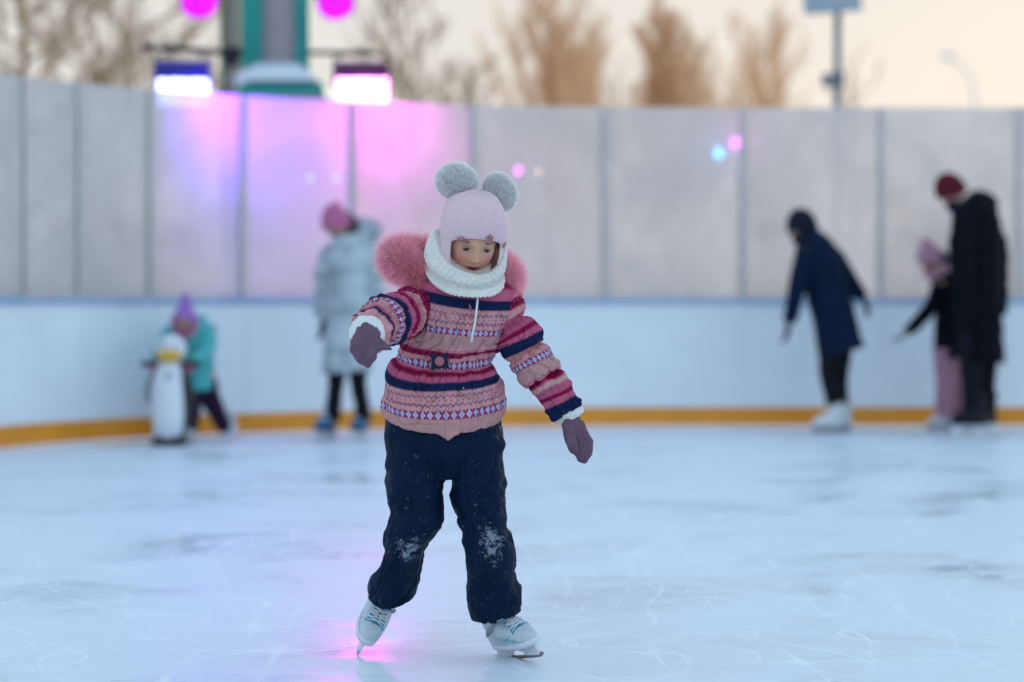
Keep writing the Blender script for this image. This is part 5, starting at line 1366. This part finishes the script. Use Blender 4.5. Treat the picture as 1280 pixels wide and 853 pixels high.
cm_ = coat(mn, [E((1196, 258), (1230, 246), YM, .13), E((1194, 270), (1244, 262), YM, .22), E((1193, 290), (1250, 288), YM, .24), E((1193, 330), (1251, 330), YM, .23), E((1194, 370), (1252, 370), YM, .23), E((1197, 410), (1252, 410), YM, .24),
                E((1202, 446), (1254, 449), YM, .25), E((1205, 447), (1251, 450), YM, .24), E((1210, 440), (1246, 442), YM, .2)], M_('coat_black'), quilt=12, amp=.010, seed=41)
q = MB(); ellipsoid(q, Mp(1228, 252, .03), .115, .15, .075, Matrix.Rotation(R(20), 4, 'Y')); q.build('hood', M_('coat_black'), cm_)
limb(cm_, 'sleeve', [Mp(1208, 270, -.17), Mp(1203, 310, -.23), Mp(1205, 350, -.23), Mp(1210, 390, -.19), Mp(1213, 410, -.17)], [.09, .092, .08, .066, .055], M_('coat_black'), 7, 42)
limb(cm_, 'sleeve', [Mp(1228, 270, .17), Mp(1242, 310, .20), Mp(1246, 345, .18), Mp(1248, 380, .12), Mp(1247, 393, .1)], [.09, .092, .08, .066, .055], M_('coat_black'), 7, 43)
glove(mn, h1, M_('glove_dark')); glove(mn, h2, M_('glove_dark'))
limb(mn, 'trousers', [Mp(1216, 430, -.09), Mp(1215, 465, -.09), Mp(1215, 495, -.09), Mp(1215, 512, -.09)], [.11, .08, .068, .065], M_('trouser_black'), 0, 44)
limb(mn, 'trousers', [Mp(1230, 430, .09), Mp(1231, 465, .09), Mp(1233, 495, .09), Mp(1234, 512, .09)], [.11, .08, .068, .065], M_('trouser_black'), 0, 45)
MBk = dict(mat='boot_black', upper=(.01, .01, .01), low=(.01, .01, .01), hold='boot_sole', sole='boot_black')
skate(mn, (Mp(1208, 544).x, YM - .12, 0), (-.85, -.45, 0), (.04, 0, 1), 1.42, MBk)
skate(mn, (Mp(1233, 544).x, YM + .10, 0), (-.75, -.60, 0), (0, 0, 1), 1.42, MBk)


# ================================================================== light and camera
def world():
    w = bpy.data.worlds.new('World'); S.world = w; w.use_nodes = True
    nt = w.node_tree; nt.nodes.clear(); L = nt.links.new
    out = nt.nodes.new('ShaderNodeOutputWorld')
    sky = nt.nodes.new('ShaderNodeTexSky'); sky.sky_type = 'NISHITA'; sky.sun_disc = False
    sky.sun_elevation = R(5); sky.sun_rotation = R(SUN_ROT); sky.air_density = 1.2; sky.dust_density = 2.0; sky.ozone_density = 2.0
    bg1 = nt.nodes.new('ShaderNodeBackground'); L(sky.outputs[0], bg1.inputs[0]); bg1.inputs[1].default_value = .035
    tc = nt.nodes.new('ShaderNodeTexCoord')
    sx = nt.nodes.new('ShaderNodeSeparateXYZ'); L(tc.outputs['Generated'], sx.inputs[0])
    rp = nt.nodes.new('ShaderNodeValToRGB'); e = rp.color_ramp.elements
    e[0].position = .0; e[0].color = (.82, .92, .99, 1); e[1].position = 1.0; e[1].color = (.40, .63, .90, 1)
    x = e.new(.25); x.color = (.62, .78, .96, 1)
    L(sx.outputs['Z'], rp.inputs[0])
    rp2 = nt.nodes.new('ShaderNodeValToRGB'); e = rp2.color_ramp.elements     # the bright hazy west
    e[0].position = .0; e[0].color = (.64, .62, .59, 1); e[1].position = .5; e[1].color = (.55, .68, .84, 1)
    x = e.new(.13); x.color = (.63, .62, .60, 1); x = e.new(.05); x.color = (.64, .625, .60, 1)
    L(sx.outputs['Z'], rp2.inputs[0])
    mr = nt.nodes.new('ShaderNodeMapRange'); mr.interpolation_type = 'SMOOTHSTEP'; setin(mr, From_Min=-.1, From_Max=.9, To_Min=0, To_Max=1); L(sx.outputs['Y'], mr.inputs['Value'])
    mx = nt.nodes.new('ShaderNodeMix'); mx.data_type = 'RGBA'; L(mr.outputs[0], mx.inputs[0]); L(rp.outputs[0], mx.inputs[6]); L(rp2.outputs[0], mx.inputs[7])
    bg2 = nt.nodes.new('ShaderNodeBackground'); L(mx.outputs[2], bg2.inputs[0]); bg2.inputs[1].default_value = .92
    ad = nt.nodes.new('ShaderNodeMixShader'); ad.inputs[0].default_value = .85; L(bg1.outputs[0], ad.inputs[1]); L(bg2.outputs[0], ad.inputs[2])
    L(ad.outputs[0], out.inputs['Surface'])
SUN_ROT = 20
world()
sun = bpy.data.lights.new('sun', 'SUN'); sun.energy = .55; sun.angle = R(12); sun.color = (1.0, .80, .62)
so = bpy.data.objects.new('sun', sun); COL.objects.link(so)
az = R(SUN_ROT); sd = Vector((math.sin(az) * math.cos(R(5)), math.cos(az) * math.cos(R(5)), math.sin(R(5))))
so.location = sd * 50; so.rotation_euler = (-sd).to_track_quat('-Z', 'Y').to_euler()

cam = bpy.data.cameras.new('camera'); co = bpy.data.objects.new('camera', cam); COL.objects.link(co)
cam.sensor_width = 36; cam.lens = 36 * FPX / 1280; cam.clip_end = 2000; cam.clip_start = .1
co.location = (0, 0, HC); co.rotation_euler = (math.pi / 2 - TILT, 0, 0)
cam.dof.use_dof = True; cam.dof.focus_distance = 6.28; cam.dof.aperture_fstop = 1.75; cam.dof.aperture_blades = 0
S.camera = co
S.view_settings.view_transform = 'Standard'; S.view_settings.look = 'None'; S.view_settings.exposure = .64; S.view_settings.gamma = 1
S.cycles.use_denoising = True
S.cycles.max_bounces = 8; S.cycles.transparent_max_bounces = 12; S.cycles.diffuse_bounces = 6; S.cycles.glossy_bounces = 3; S.cycles.transmission_bounces = 4
S.cycles.sample_clamp_indirect = 6; S.cycles.caustics_reflective = False
